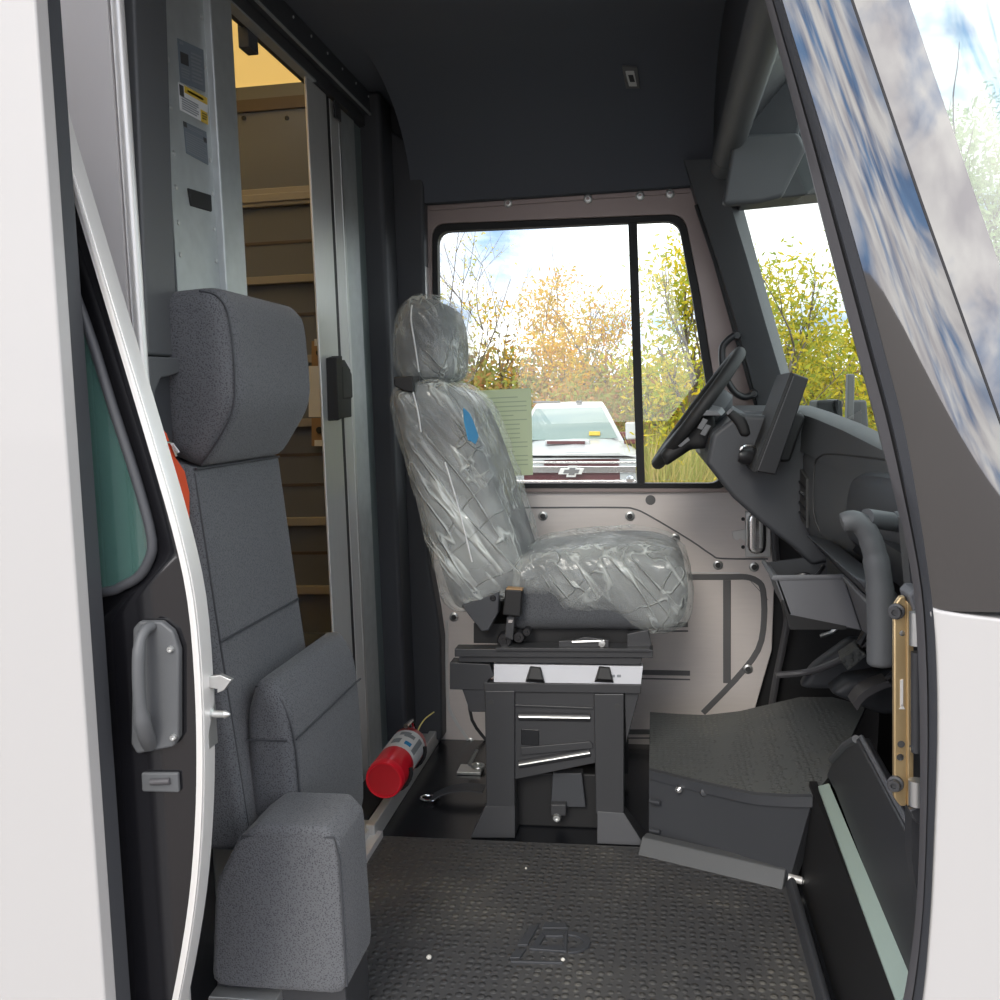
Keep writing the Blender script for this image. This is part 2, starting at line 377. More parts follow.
tag(t, 'dark inner channel behind the grey rubber edge strip', 'trim', kind=S)
# aluminium inner panel behind the sliding door
MBx = MB().box(-1.5, -.892, 1.56, 1.58, -.1, 2.3)
w = MBx.build('trim_4', 'aluside'); tag(w, 'plain aluminium panel behind the sliding door', 'panel', kind=S)
MBx = MB().tube([(-.880, 1.57, -.1), (-.880, 1.57, 2.3)], .0115, 14)
w = MBx.build('trim_5', 'edge'); tag(w, 'bright rounded aluminium post at the edge of the aluminium panel', 'post', kind=S)
# ------------------------------------------------------------------ sliding kerb-side door
YD = 1.3
door = thing('door_1', 'gloss black sliding door with bright edge, pushed back into its pocket', 'sliding door', at(140, 1000, Y=YD), kind=S)
ed = [(50, 90), (64, 140), (94, 240), (124, 340), (154, 440), (180, 530), (195, 600), (202, 680), (204, 760), (202, 830), (196, 900), (184, 975), (170, 1040), (155, 1110)]
edp = cat_rom([at(a, b, Y=YD) for a, b in ed], 3)
lead = [(p.x-.006, p.z) for p in edp]
MB().prism([(-1.7, lead[0][1]), (-1.7, lead[-1][1])]+lead[::-1], 'Y', YD, YD+.035).build('panel', 'doorblack', door); dpan = bpy.data.objects['panel']
MB().loft([[(p.x-.009, YD-.006, p.z), (p.x+.004, YD-.006, p.z), (p.x+.005, YD+.002, p.z), (p.x+.003, YD+.03, p.z), (p.x-.009, YD+.03, p.z)] for p in edp]).build('edge_profile', 'edge', door, ang=.5)
MB().loft([[(p.x-.001, YD-.011, p.z), (p.x+.003, YD-.011, p.z), (p.x+.003, YD-.004, p.z), (p.x-.001, YD-.004, p.z)] for p in edp]).build('edge_lip', 'edge', door, ang=.5)
wf = [(20, 150), (84, 318), (112, 405), (138, 485), (152, 540), (148, 562), (138, 577), (122, 586), (104, 592), (20, 600)]
wp = cat_rom([at(a, b, Y=YD-.004) for a, b in wf], 3)
cut(dpan, MB().prism([(p.x, p.z) for p in wp], 'Y', YD-.05, YD+.1))
MB().tube(wp, .0075, 10).build('window_frame', 'plastic2', door)
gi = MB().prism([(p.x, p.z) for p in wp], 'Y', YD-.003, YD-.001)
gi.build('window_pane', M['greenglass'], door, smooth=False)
# grip handle
hp = lambda a, b, y=YD-.004: at(a, b, Y=y)
hb = [(136, 627), (142, 620), (164, 620), (176, 630), (182, 648), (182, 735), (176, 745), (140, 752), (134, 742)]
hd = MB().prism([(p.x, p.z) for p in (hp(a, b) for a, b in hb)], 'Y', YD-.014, YD).build('handle', 'plastic', door, bevel=.004)
MB().tube(cat_rom([hp(152, 626, YD-.014), hp(144, 632, YD-.03), hp(139, 650, YD-.042), hp(139, 690, YD-.045), hp(142, 718, YD-.042), hp(146, 735, YD-.03), hp(150, 744, YD-.012)], 4), [.008]*8+[.0095]*8+[.012]*9, 12).build('grip', 'plastic', hd)
for a, b in ((171, 649), (174, 737)): bolt(at(a, b, Y=YD-.014), (0, -1, 0), .005, 'zinc', hd, 'screw')
cb = MB().prism([(p.x, p.z) for p in (hp(a, b) for a, b in ((142, 772), (179, 772), (180, 792), (143, 791)))], 'Y', YD-.008, YD).build('lock_plate', 'plastic', door, bevel=.003)
MB().tube([hp(151, 782, YD-.010), hp(170, 781, YD-.010)], .005, 10).build('lock_slide', 'seal', cb)
# latch claw and pin on the leading edge
cl = [(209, 676), (222, 674), (233, 679), (226, 689), (219, 692), (219, 688), (209, 686)]
MB().prism([(p.x, p.z) for p in (at(a, b, Y=YD+.02) for a, b in cl)], 'Y', YD+.014, YD+.024).build('latch_claw', 'zinc', door, bevel=.001)
p = at(210, 714, Y=YD+.02)
MB().lathe([(.009, 0), (.009, .004), (.0055, .006), (.0055, .022), (.0065, .024), (.002, .032)], p, (1, 0, 0), 14).build('striker_pin', 'zinc', door)
MB().box(p.x-.003, p.x+.003, YD+.005, YD+.035, p.z-.05, p.z+.035).build('latch_plate', 'zinc', door, bevel=.002)
# ------------------------------------------------------------------ bulkhead
YO0, YO1, YL0 = 2.09, 2.62, 2.62           # doorway from YO0 to YO1
bk = MB().box(XB-.04, XB, 1.58, 1.80, -.05, 2.215).build('trim_6', 'plastic2'); tag(bk, 'dark plastic column beside the riveted panel', 'column', kind=S)
wr = thing('wall_rear', 'galvanised bulkhead panel with rivets and warning labels', 'bulkhead', (XB, 1.95, 0), kind=S)
yA, yB = at(168, 150, X=XB).y, at(211, 150, X=XB).y
MB().box(XB-.03, XB+.002, yA, yB, -.05, 2.215).build('riveted_panel', 'galv', wr)
MB().box(XB-.05, XB+.018, yB, YO0, -.05, 2.215).build('door_post', 'galv', wr, bevel=.004)
for i, pyy in enumerate((15, 62, 108, 152, 185, 220, 252)):
    for q in (yA+.018, yB-.012):
        z = at(170 if q < yB-.05 else 205, pyy+(0 if q < yB-.05 else 6), X=XB).z
        MB().lathe([(.0055, 0), (.005, .002), (0, .0035)], (XB+.002, q, z), (1, 0, 0), 10).build('rivet', 'zinc', wr)
hs = yz([(186, 188), (209, 195), (210, 212), (189, 206)], XB)
MB().prism(hs, 'X', XB, XB+.006).build('finger_pull', 'black', wr, bevel=.006)
# labels (each can be peeled off on its own)
def sticker(name, pts, base, label, rows):
    X = XB+.0025
    st = thing(name, label, 'label', at(*pts[3], X=X))
    MB().prism(yz(pts, X), 'X', X, X+.001).build('sheet', base, st, smooth=False)
    q = [at(a, b, X=X+.001) for a, b in pts]
    for (u0, u1, v0, v1, m_) in rows:
        P = lambda u, v: q[0]*(1-u)*(1-v)+q[1]*u*(1-v)+q[2]*u*v+q[3]*(1-u)*v
        cs = [P(u0, v0), P(u1, v0), P(u1, v1), P(u0, v1)]
        MB().prism([(c.y, c.z) for c in cs], 'X', X+.001, X+.0016).build('print', m_, st, smooth=False)
lines = lambda u0, u1, v0, v1, n, m_: [(u0, u1-(.12 if i % 3 == 2 else 0)*(u1-u0), v0+(v1-v0)*i/n, v0+(v1-v0)*(i+.5)/n, m_) for i in range(n)]
sticker('notice_label', [(177, 38), (203, 50), (205, 92), (180, 82)], 'bluegrey', 'blue grey notice label, topmost on the riveted panel',
        [(.08, .22, .04, .10, 'greyink'), (.08, .38, .28, .55, 'ink')]+lines(.48, .92, .18, .9, 8, 'greyink')+lines(.08, .4, .64, .9, 4, 'greyink'))
sticker('warning_label', [(178, 82), (207, 98), (208, 125), (180, 110)], 'label', 'white and yellow warning label on the riveted panel',
        [(.2, 1, 0, .26, 'yellow'), (.03, .17, .05, .45, 'ink'), (.74, 1, .56, 1, 'yellow'), (.3, .86, .10, .18, 'ink')]+lines(.08, .66, .44, .95, 6, 'greyink')+lines(.78, .96, .64, .92, 3, 'ink'))
sticker('instruction_label', [(183, 121), (206, 132), (208, 165), (186, 153)], 'bluegrey', 'blue grey instruction label below the yellow warning label',
        [(0, .14, 0, .16, 'ink'), (.86, 1, .2, .34, 'ink')]+lines(.16, .84, .08, .2, 2, 'greyink')+lines(.05, .95, .3, .95, 9, 'greyink'))
# header with the sliding rail
hz0 = at(378, 132, X=XB).z
hd = thing('trim_7', 'dark header beam with sliding rail over the bulkhead doorway', 'header', (XB, 2.6, hz0), kind=S)
MB().box(XB-.03, XB+.03, YO0-.4, 3.30, hz0, 2.215).build('beam', 'plastic2', hd, bevel=.004)
MB().box(XB+.028, XB+.034, YO0-.4, 3.28, hz0-.002, hz0+.004).build('rail_edge', 'galv', hd)
MB().box(XB-.03, XB+.012, YO0-.1, 3.28, hz0-.036, hz0-.002).build('rail_channel', 'blackmetal', hd)
MB().box(XB-.012, XB+.014, YO0-.1, 2.64, hz0-.041, hz0-.036).build('rail_lip', 'galv', hd)
for i in range(9):
    yy = 2.05+.13*i
    MB().lathe([(.004, 0), (.0035, .002), (0, .003)], (XB+.03, yy, 2.195), (1, 0, 0), 8).build('rivet', 'galv', hd)
for a, b in ((249, 35),):
    p = at(a, b, X=XB-.02)
    MB().box(XB-.04, XB-.012, p.y-.02, p.y+.035, p.z-.035, p.z+.05).build('roller_bracket', 'plastic2', hd, bevel=.003)
p = at(330, 100, X=XB)
MB().box(XB+.010, XB+.016, p.y-.0, p.y+.05, p.z-.05, p.z+.0).build('stop_bracket', 'blackmetal', hd, bevel=.002)
# sliding leaf
YLa, YLb = at(314, 90, X=XB).y, at(378, 300, X=XB).y
lf = thing('door_2', 'metal sliding bulkhead door pushed open, with black latch handle', 'sliding door', (XB, 2.8, 0), kind=S)
def strip(name, xa, xb_, m_, dx=0, X=XB, par=lf, bev=.003, th=.018, z0=.03, z1=None):
    ya, yb = at(xa, 400, X=X).y, at(xb_, 400, X=X).y
    return MB().box(X-th, X+dx, ya, yb, z0, hz0-.04 if z1 is None else z1).build(name, m_, par, bevel=bev)
strip('leading_stile', 321, 339.5, 'alu', .004, th=.004)
strip('gap_seal', 338, 344, 'black', .001)
strip('closing_stile', 342.8, 351.5, 'alu', .003, th=.004)
strip('leaf_frame', 351.5, 366, 'galv', .002, th=.006)
strip('leaf_panel', 366, 393, 'leafpanel', -.004, bev=0)
strip('leaf_corner', 350.5, 352.5, 'zinc', .005, bev=.001, th=.004)
hl = thing_h = MB()
hX = XB+.008
hl.prism(yz([(327, 358), (333, 356), (334, 418), (329, 421)], hX), 'X', hX-.004, hX+.028)
hdl = hl.build('latch_housing', 'black', lf, bevel=.003)
MB().prism(yz([(332, 360), (341, 360), (347, 370), (348, 417), (333, 419)], hX), 'X', hX-.004, hX+.012).build('latch_plate', 'black', hdl, bevel=.003)
MB().prism(yz([(335, 366), (341, 366), (345, 374), (346, 398), (336, 399)], hX), 'X', hX+.012, hX+.022).build('latch_paddle', 'black', hdl, bevel=.004)
# dark quarter panels on the driver side between bulkhead and door
t = MB().prism([(XB-.05, .02), (-.765, .02)]+xz([(440, 735), (441, 640), (437, 610), (428, 560), (424, 200), (424, 150)], 3.24)[1:]+[(XB-.05, 2.2)], 'Y', 3.24, YF+.02).build('trim_8', 'plastic2', bevel=.012)
tag(t, 'dark plastic pillar trim behind the driver seat', 'pillar trim', kind=S)
t = MB().box(-1.0, -.785, 3.275, 3.31, 0, 2.22).build('trim_27', 'plastic2'); tag(t, 'dark wall lining behind the corner trim', 'lining', kind=S)
t = MB().box(XB-.02, XB+.065, 3.10, 3.24, .06, 2.215).build('trim_9', 'plastic2', bevel=.015); tag(t, 'dark plastic corner trim beside the bulkhead door leaf', 'corner trim', kind=S)
# sill plate under the bulkhead
sp = thing('trim_10', 'aluminium sill tray along the foot of the bulkhead', 'sill plate', (-.85, 2.8, 0), kind=S)
MB().box(XB-.05, -.80, 2.12, 3.27, .0, .045).build('tray', 'alu', sp, bevel=.003)
MB().box(-.812, -.785, 2.47, 3.27, .0, .055).build('rail', 'alu', sp, bevel=.004)
MB().box(XB-.05, -.770, 1.9, 2.50, .0, .026).build('foot_plate', 'aluside', sp, bevel=.002)
for yy in (2.52, 3.0): bolt((-.845, yy, .045), (0, 0, 1), .012, 'zinc', sp)
# ------------------------------------------------------------------ cargo body seen through the doorway
YC = 3.36
cw = thing('wall_left', 'taupe cargo wall with horizontal rails seen through the doorway', 'cargo wall', (-1.3, YC, 0), kind=S)
zc = lambda y: at(290, y, Y=YC).z
MB().box(-3.6, -.97, YC, YC+.04, -.05, 2.35).build('panel', 'taupe', cw)
MB().box(-3.6, -.97, YC-.012, YC, zc(109), zc(97)).build('top_band', 'taupedark', cw)
for y in (198, 280, 360, 423, 521, 589): MB().box(-3.6, -.97, YC-.03, YC, zc(y+4), zc(y-4)).build('rail', 'ledge', cw, bevel=.003)
MB().box(-3.6, -.97, YC-.022, YC, zc(206), zc(188)).build('rail', 'ledge', cw, bevel=.003)
for y in (242, 315, 485, 553, 455): MB().box(-3.6, -.97, YC-.004, YC, zc(y+1.5), zc(y-1.5)).build('groove', 'taupedark', cw)
for a in (244, 287): bolt(at(a, 118, Y=YC), (0, -1, 0), .008, 'ink', cw)
MB().box(-3.6, -.97, YC-.02, YC, -.05, zc(632)).build('skirt', 'bluegrey', cw)
w = MB().box(-3.6, -.95, 1.6, 3.4, -.06, -.02).build('floor_cargo', 'wood'); tag(w, 'brown plywood cargo floor beyond the doorway', 'floor', kind=S)
w = MB().box(-3.6, -.95, 1.58, 3.4, 2.36, 2.37).build('roof', 'yellowroof', smooth=False); tag(w, 'yellowish translucent cargo roof beyond the doorway', 'roof', kind=S)
w = MB().box(-3.64, -3.6, 1.58, 3.4, -.06, 2.4).build('wall_back', 'taupe'); tag(w, 'taupe end wall of the cargo space', 'wall', kind=S)
w = MB().box(-3.6, -1.5, 1.58, 1.6, -.06, 2.4).build('wall_cargo', 'taupe'); tag(w, 'taupe kerb side wall of the cargo space', 'wall', kind=S)
# papers and brackets on the cargo wall
YP = YC-.034
o = MB().prism(xz([(309, 366), (324, 366), (324, 417), (309, 417)], YP), 'Y', YP-.003, YP).build('paper_sheet', 'label', smooth=False)
tag(o, 'white paper sheet on the cargo wall beside the headrest', 'paper')
for nm, y0, y1, lab in (('shelf_bracket', 341, 366, 'brown bracket with black knob above the white paper sheet'), ('shelf_bracket', 418, 446, 'brown bracket with black knob below the white paper sheet')):
    b = thing(nm, lab, 'bracket', at(318, y1, Y=YP), 'brackets on the cargo wall')
    MB().prism(xz([(312, y0), (326, y0), (326, y1), (312, y1)], YP), 'Y', YP-.004, YP).build('plate', 'cardboard', b)
    MB().lathe([(.012, 0), (.012, .02), (0, .022)], at(321, y0+12, Y=YP-.004), (0, -1, 0), 12).build('knob', 'black', b)
    MB().prism(xz([(315, y0-2 if y0 < 400 else y1-6), (324, y0-2 if y0 < 400 else y1-6), (324, y0+5 if y0 < 400 else y1), (315, y0+5 if y0 < 400 else y1)], YP), 'Y', YP-.006, YP-.004).build('tag', 'label', b)
# ================================================================== driver's door (far side)
dd = thing('door_3', 'brushed metal inner face of the far door with big sliding window', 'driver door', (0, YF, 0), kind=S)
xzF = lambda pts, dy=0: xz(pts, YF+dy)
def ring(outer, inner, y0, y1):             # frame between two outlines of equal count
    n = len(outer); o = MB()
    vs = [(a, y0, b) for a, b in outer]+[(a, y0, b) for a, b in inner]+[(a, y1, b) for a, b in outer]+[(a, y1, b) for a, b in inner]
    fs = []
    for i in range(n):
        j = (i+1) % n
        fs += [(i, j, n+j, n+i), (2*n+i, 3*n+i, 3*n+j, 2*n+j), (i, 2*n+i, 2*n+j, j), (n+i, n+j, 3*n+j, 3*n+i)]
    return o.add(vs, fs)
outer = round_abs(xzF([(428, 492), (428, 203), (700, 184), (731, 290), (778, 492)]), .02)
inner = round_abs(xzF([(434, 488), (433, 225), (684, 215), (699, 290), (731, 488)]), .05)
ring(outer, inner, YF-.02, YF+.05).build('upper_frame', 'doormetal2', dd, bevel=.003)
MB().prism(xzF([(430, 206), (690, 188), (691, 193), (430, 211)], -.02), 'Y', YF-.026, YF-.018).build('frame_flange', 'doormetal2', dd, bevel=.002)
for a, b in ((508, 201), (588, 197), (640, 194), (670, 192)): bolt(at(a, b+2, Y=YF-.022), (0, -1, 0), .015, 'zinc', dd)
MB().box(at(429, 300, Y=YF).x-.006, at(429, 300, Y=YF).x+.006, YF-.06, YF+.0, 1.0, at(428, 196, Y=YF).z).build('edge_rail', 'zinc', dd, bevel=.002)
go = inner
gi = round_abs(xzF([(441, 483), (438, 232), (678, 221), (691, 290), (722, 483)]), .045)
ring(go, gi, YF-.012, YF+.03).build('window_rubber', 'black', dd, bevel=.002)
MB().prism(xzF([(628, 220), (637, 220), (645, 486), (637, 486)], -.004), 'Y', YF-.006, YF+.02).build('window_mullion', 'black', dd, bevel=.002)
MB().prism(xzF([(436, 480), (436, 226), (640, 219), (680, 224), (726, 480)], .01), 'Y', YF+.008, YF+.012).build('window_pane', 'glass', dd, smooth=False)
# lower panel
lp = xzF([(432, 490), (764, 490), (775, 560), (772, 650), (752, 720), (715, 760), (432, 760)])
MB().prism(lp, 'Y', YF, YF+.05).build('lower_panel', 'doormetal', dd, bevel=.004)
MB().prism(xzF([(524, 485), (735, 485), (735, 492), (524, 492)], -.01), 'Y', YF-.014, YF+.004).build('sill_seal', 'black', dd, bevel=.002)
def groove(pts, r, mt='groove', nm='groove', k=3, d=-.002):
    P = cat_rom([at(a, b, Y=YF-.0005) for a, b in pts], k)
    secs = []
    for i, p in enumerate(P):
        t = (P[min(i+1, len(P)-1)]-P[max(i-1, 0)]).normalized(); n_ = Vector((-t.z, 0, t.x))
        secs.append([p+n_*r, p+n_*r*.8+Vector((0, d, 0)), p-n_*r*.8+Vector((0, d, 0)), p-n_*r])
    return MB().loft(secs, True, True).build(nm, mt, dd, smooth=False)
groove([(500, 508), (560, 507.5), (620, 507.5), (634, 509), (648, 515), (690, 540), (712, 555), (722, 558.5), (768, 559)], .0028)
groove([(688, 577), (730, 577), (746, 577), (757, 581), (763, 590), (764, 620), (758, 650), (735, 680), (703, 713)], .010)
groove([(727, 580), (727, 630), (727, 683)], .013)
groove([(684, 572.5), (740, 573)], .0025, 'edge', 'bead')
groove([(748, 578), (768, 600)], .001)
for pts in ([(600, 674.5), (640, 674.5), (690, 675.5)], [(640, 627), (688, 627)], [(618, 734), (650, 734)]):
    groove(pts, .017, 'groove', 'slot'); groove([(a, b+1.6) for a, b in pts], .006, 'doormetal', 'bead', d=-.005)
for a, b in ((543, 516), (630, 516), (675, 538), (718, 565), (754, 567), (748, 669), (454, 617), (470, 742)):
    bolt(at(a, b, Y=YF), (0, -1, 0), .0165, 'zinc', dd)
    MB().lathe([(.0095, 0), (.0095, .0075), (0, .0075)], at(a, b, Y=YF), (0, -1, 0), 12).build('bolt_socket', 'ink', dd)
MB().lathe([(.017, 0), (.017, .002), (0, .003)], at(650.5, 500, Y=YF), (0, -1, 0), 20).build('plug', 'groove', dd)
# curved ribs of the lower rear corner
groove([(447, 620), (447, 690), (452, 715), (470, 742)], .006, 'edge', 'rib')
groove([(468, 690), (472, 720), (486, 740)], .006, 'blackmetal', 'cable')
# latch
lt = at(752, 534, Y=YF)
la = MB().prism(xzF([(745, 511), (770, 511), (770, 556), (745, 556)]), 'Y', YF-.022, YF).build('latch', 'zinc', dd, bevel=.002)
MB().pillow(prof([(748, 516), (757, 512), (765, 516), (766, 534), (765, 550), (757, 554), (748, 550), (747, 534)], YF-.03), YF-.045, YF-.02, .010, sm=sm3).build('latch_cover', 'chrome', la)
for a in (754, 761): MB().tube([at(a, 516, Y=YF-.046), at(a, 548, Y=YF-.046)], .006, 8).build('latch_ridge', 'edge', la)
MB().prism(xzF([(732, 531), (745, 529), (745, 541), (740, 538), (737, 540), (733, 538)]), 'Y', YF-.012, YF-.004).build('latch_hook', 'edge', la, bevel=.001)
MB().prism(xzF([(766, 528), (774, 532), (774, 540), (766, 538)]), 'Y', YF-.012, YF-.004).build('latch_rod', 'edge', la, bevel=.001)
for a, b in ((743, 519), (743, 547), (768, 522), (769, 548)): bolt(at(a, b, Y=YF-.012), (0, -1, 0), .006, 'ink', la, 'screw')
w = MB().prism(xz([(750, 500), (750, 590), (730, 760), (1000, 760), (1000, 455), (750, 490)], YF+.06), 'Y', YF+.055, YF+.09).build('trim_26', 'black'); tag(w, 'black side panel of the footwell ahead of the far door', 'side panel', kind=S)
# door seals towards the dashboard
tq = MB().tube(cat_rom([at(a, b, Y=YF-.03) for a, b in [(773, 500), (776, 560), (781, 590), (787, 615), (784, 640), (776, 680), (768, 730)]], 4), .012, 8).build('trim_11', 'seal'); tag(tq, 'grey rubber door seal along the front edge of the far door', 'seal', kind=S)
# page on the window
pg = thing('paper_notice', 'pale green printed page taped on the far window beside the wrapped seat', 'paper', at(500, 475, Y=YF), )
pp = [(470, 391), (531, 388), (533, 475), (475, 477)]
MB().prism(xz(pp, YF+.006), 'Y', YF+.005, YF+.0065).build('sheet', 'paper', pg, smooth=False)
q = [at(a, b, Y=YF+.004) for a, b in pp]
for i in range(17):
    v = .09+.052*i; u0, u1 = (.30, .78) if i == 0 else (.12, .92 if i % 4 else .7)
    if 6 <= i <= 9 : u0, u1 = .4, .8
    P = lambda u, v: q[0]*(1-u)*(1-v)+q[1]*u*(1-v)+q[2]*u*v+q[3]*(1-u)*v
    cs = [P(u0, v), P(u1, v), P(u1, v+.010), P(u0, v+.010)]
    MB().prism([(c.x, c.z) for c in cs], 'Y', YF+.0042, YF+.0048).build('print', 'faint', pg, smooth=False)
# ================================================================== driver's seat
Y0, Y1 = 2.55, 3.02
ds = thing('driver_seat', 'driver seat with headrest on a black steel pedestal, wrapped in clear plastic', 'seat', (-.28, 2.78, 0))
HR = [(392, 345), (394, 318), (403, 302), (420, 297), (437, 301), (447, 320), (450, 350), (447, 374), (432, 381), (408, 381), (396, 370)]
BK = [(392, 392), (392, 410), (402, 450), (418, 500), (434, 555), (448, 600), (462, 612), (490, 608), (512, 598), (518, 575), (510, 545), (500, 512), (490, 478), (478, 444), (464, 412), (448, 392), (430, 385), (405, 386)]
CU = [(508, 575), (520, 563), (560, 557), (610, 552), (650, 553), (675, 561), (687, 580), (688, 605), (680, 625), (660, 632), (600, 632), (540, 632), (512, 630), (505, 605)]
MB().pillow(prof(HR, 2.66), 2.66, 2.98, .05, sm=sm3).build('headrest', 'seatfabric', ds)
MB().pillow(prof(BK, Y0), Y0, Y1, .045, sm=sm3).build('backrest', 'seatfabric', ds)
MB().pillow(prof(CU, Y0), Y0, Y1, .045, sm=sm3).build('seat_cushion', 'seatfabric', ds)
for yy in (2.73, 2.86): MB().tube([at(425, 372, Y=yy)+Vector((0, yy-2.66, 0))*0, at(430, 400, Y=yy)], .007, 8).build('headrest_post', 'blackmetal', ds)
Yb = 2.545
MB().prism(xz([(394, 377), (413, 376), (414, 393), (404, 391), (394, 386)], 2.53), 'Y', 2.527, 2.60).build('neck_gap_shade', 'black', ds, bevel=.004)  # black block gives the shade inside the torn opening at the neck
P2 = lambda pts: xz(pts, Yb)
MB().prism(P2([(462, 605), (500, 590), (499, 612), (489, 630), (482, 631)]), 'Y', Yb-.01, Yb+.03).build('recliner_bracket', 'plastic2', ds, bevel=.004)
bolt(at(493, 598, Y=Yb-.01), (0, -1, 0), .008, 'blackgloss', ds, 'bracket_bolt')
bu = MB().prism(xz([(506, 588), (523, 589), (521, 616), (503, 614)], 2.51), 'Y', 2.495, 2.525).build('belt_buckle', 'black', ds, bevel=.005)
MB().prism(xz([(507, 587), (523, 588), (523, 590.5), (506.5, 589.5)], 2.51), 'Y', 2.497, 2.523).build('buckle_button', 'cardboard', bu, bevel=.002)
MB().prism(xz([(507, 616), (515, 616), (513, 640), (505, 636)], 2.52), 'Y', 2.515, 2.522).build('buckle_stalk', 'blackmetal', bu, bevel=.002)
MB().prism(xz([(508.5, 620), (513, 620), (512, 623), (508, 623)], 2.51), 'Y', 2.511, 2.516).build('buckle_clip', 'chrome', bu)
for a, b, r in ((506, 638, .022), (520, 635, .017), (528, 630, .012)):
    MB().lathe([(r, 0), (r, .02), (r*.8, .028), (r*.35, .028), (r*.3, .034), (0, .034)], at(a, b, Y=2.56), (0, -1, 0), 16).build('adjuster_knob', 'blackgloss', ds)
# slide mechanism
MB().prism(P2([(470, 628), (640, 632), (648, 650), (470, 648)]), 'Y', 2.60, 2.98).build('seat_pan', 'black', ds)
MB().prism(P2([(627, 634), (648, 630), (652, 647), (627, 647)]), 'Y', Yb, Yb+.03).build('front_bracket', 'blackmetal', ds, bevel=.002)
MB().prism(P2([(456, 647), (653, 648), (653, 656), (456, 655)]), 'Y', Yb-.02, Yb+.03).build('upper_rail', 'blackmetal', ds, bevel=.002)
MB().prism(P2([(497, 645), (650, 646), (650, 649), (497, 648)]), 'Y', Yb-.03, Yb+.03).build('rail_cover', 'blackmetal', ds, bevel=.001)
MB().prism(P2([(460, 655), (642, 657), (641, 664), (459, 661)]), 'Y', Yb-.01, Yb+.03).build('lower_rail', 'blackmetal', ds, bevel=.002)
MB().prism(P2([(456, 648), (652, 648), (642, 664), (458, 662)]), 'Y', 2.94, 2.98).build('far_rail', 'blackmetal', ds, bevel=.002)
MB().prism(P2([(559, 640), (575, 639), (584, 636), (597, 637), (609, 639), (609, 646), (559, 646)]), 'Y', Yb-.012, Yb+.01).build('lock_lever', 'blackmetal', ds, bevel=.002)
MB().tube([at(572, 642, Y=Yb-.014), at(604, 641, Y=Yb-.014)], .004, 8).build('lever_rod', 'zinc', ds)
MB().lathe([(.009, 0), (.009, .008), (0, .009)], at(602, 643, Y=Yb-.012), (0, -1, 0), 14).build('lever_pivot', 'zinc', ds)
# pedestal
MB().prism(P2([(494, 664), (643, 666), (641, 684), (494, 682)]), 'Y', Yb-.002, Yb+.03).build('white_plate', 'whiteplate', ds, bevel=.001)['label'] = 'white painted steel strip'
for a, b in ((602, 607), (610, 615), (617, 621)): MB().prism(P2([(a, 674.5), (b, 674.5), (b, 677), (a, 677)]), 'Y', Yb-.0028, Yb-.002).build('print', 'greyink', ds, smooth=False)
for a in (535, 604):
    g = MB().hexa([at(a-10, 682, Y=Yb-.004), at(a+10, 683, Y=Yb-.004), at(a+6, 667, Y=Yb-.004), at(a-5, 666, Y=Yb-.004)], [at(a-7, 679, Y=Yb-.03), at(a+8, 680, Y=Yb-.03), at(a+5, 668, Y=Yb-.02), at(a-4, 667, Y=Yb-.02)])
    g.build('clip_block', 'black', ds, bevel=.002)
MB().prism(P2([(450, 662), (490, 664), (494, 676), (488, 680), (488, 690), (450, 689)]), 'Y', Yb-.004, Yb+.05).build('rear_bracket', 'blackmetal', ds, bevel=.002)
MB().prism(P2([(462, 689), (488, 690), (487, 712), (470, 712)]), 'Y', Yb, Yb+.03).build('rear_gusset', 'blackmetal', ds, bevel=.002)
MB().prism(P2([(624, 684), (642, 684), (626, 745)]), 'Y', Yb+.01, Yb+.05).build('front_gusset', 'blackmetal', ds, bevel=.002)
MB().prism(P2([(484, 682), (641, 684), (641, 693), (484, 691)]), 'Y', Yb-.006, Yb+.03).build('top_flange', 'blackmetal', ds, bevel=.002)
MB().prism(P2([(485, 690), (515, 690), (515, 808), (487, 808)]), 'Y', Yb-.008, Yb+.03).build('pedestal_leg', 'blackmetal', ds, bevel=.003)
MB().prism(P2([(594, 693), (624, 693), (624, 813), (596, 813)]), 'Y', Yb-.008, Yb+.03).build('pedestal_leg', 'blackmetal', ds, bevel=.003)
pt = P2([(513, 691), (596, 693), (596, 763), (513, 780)])
MB().prism(pt, 'Y', Yb+.004, Yb+.01).build('pedestal_sheet', 'blackmetal', ds)
sh = lambda pts, nm, mt, d0=-.004, d1=.004: MB().prism(P2(pts), 'Y', Yb+d0, Yb+d1).build(nm, mt, ds, bevel=.002)
sh([(515, 704), (593, 707), (593, 709), (515, 706)], 'pressed_rib', 'blackmetal')
for pts in ([(519, 716), (590, 717)], [(519, 764), (590, 752)]):
    MB().tube([at(a, b, Y=Yb+.004) for a, b in pts], .012, 12).build('pressed_rib', 'blackmetal', ds)
    MB().tube([at(a, b+1, Y=Yb-.010) for a, b in pts], .003, 8).build('rib_crest', 'zinc', ds)
sh([(521, 729), (539, 730), (539, 746), (521, 745)], 'cutout', 'floorpaint', .001, .0045)
sh([(521, 747), (590, 741), (593, 744), (593, 748), (521, 755)], 'pressed_rib', 'blackmetal')
for a, b in ((491, 702), (617, 706)): MB().lathe([(.007, 0), (.007, .001), (0, .001)], at(a, b, Y=Yb-.008), (0, -1, 0), 14).build('bolt_hole', 'ink', ds)
for pl in ([(485, 806), (515, 806), (515, 838), (470, 838)], [(597, 811), (624, 813), (645, 846), (597, 844)]):
    a = [at(x, y, Y=Yb-.008) for x, y in pl[:2]]; bb = [at(x, y, Z=.004) for x, y in pl[2:]]
    t4 = [a[0], a[1], bb[0], bb[1]]
    MB().hexa(t4, [p+Vector((0, .05, -.0)) if i < 2 else p+Vector((0, .09, 0)) for i, p in enumerate(t4)]).build('pedestal_foot', 'blackmetal', ds, bevel=.002)
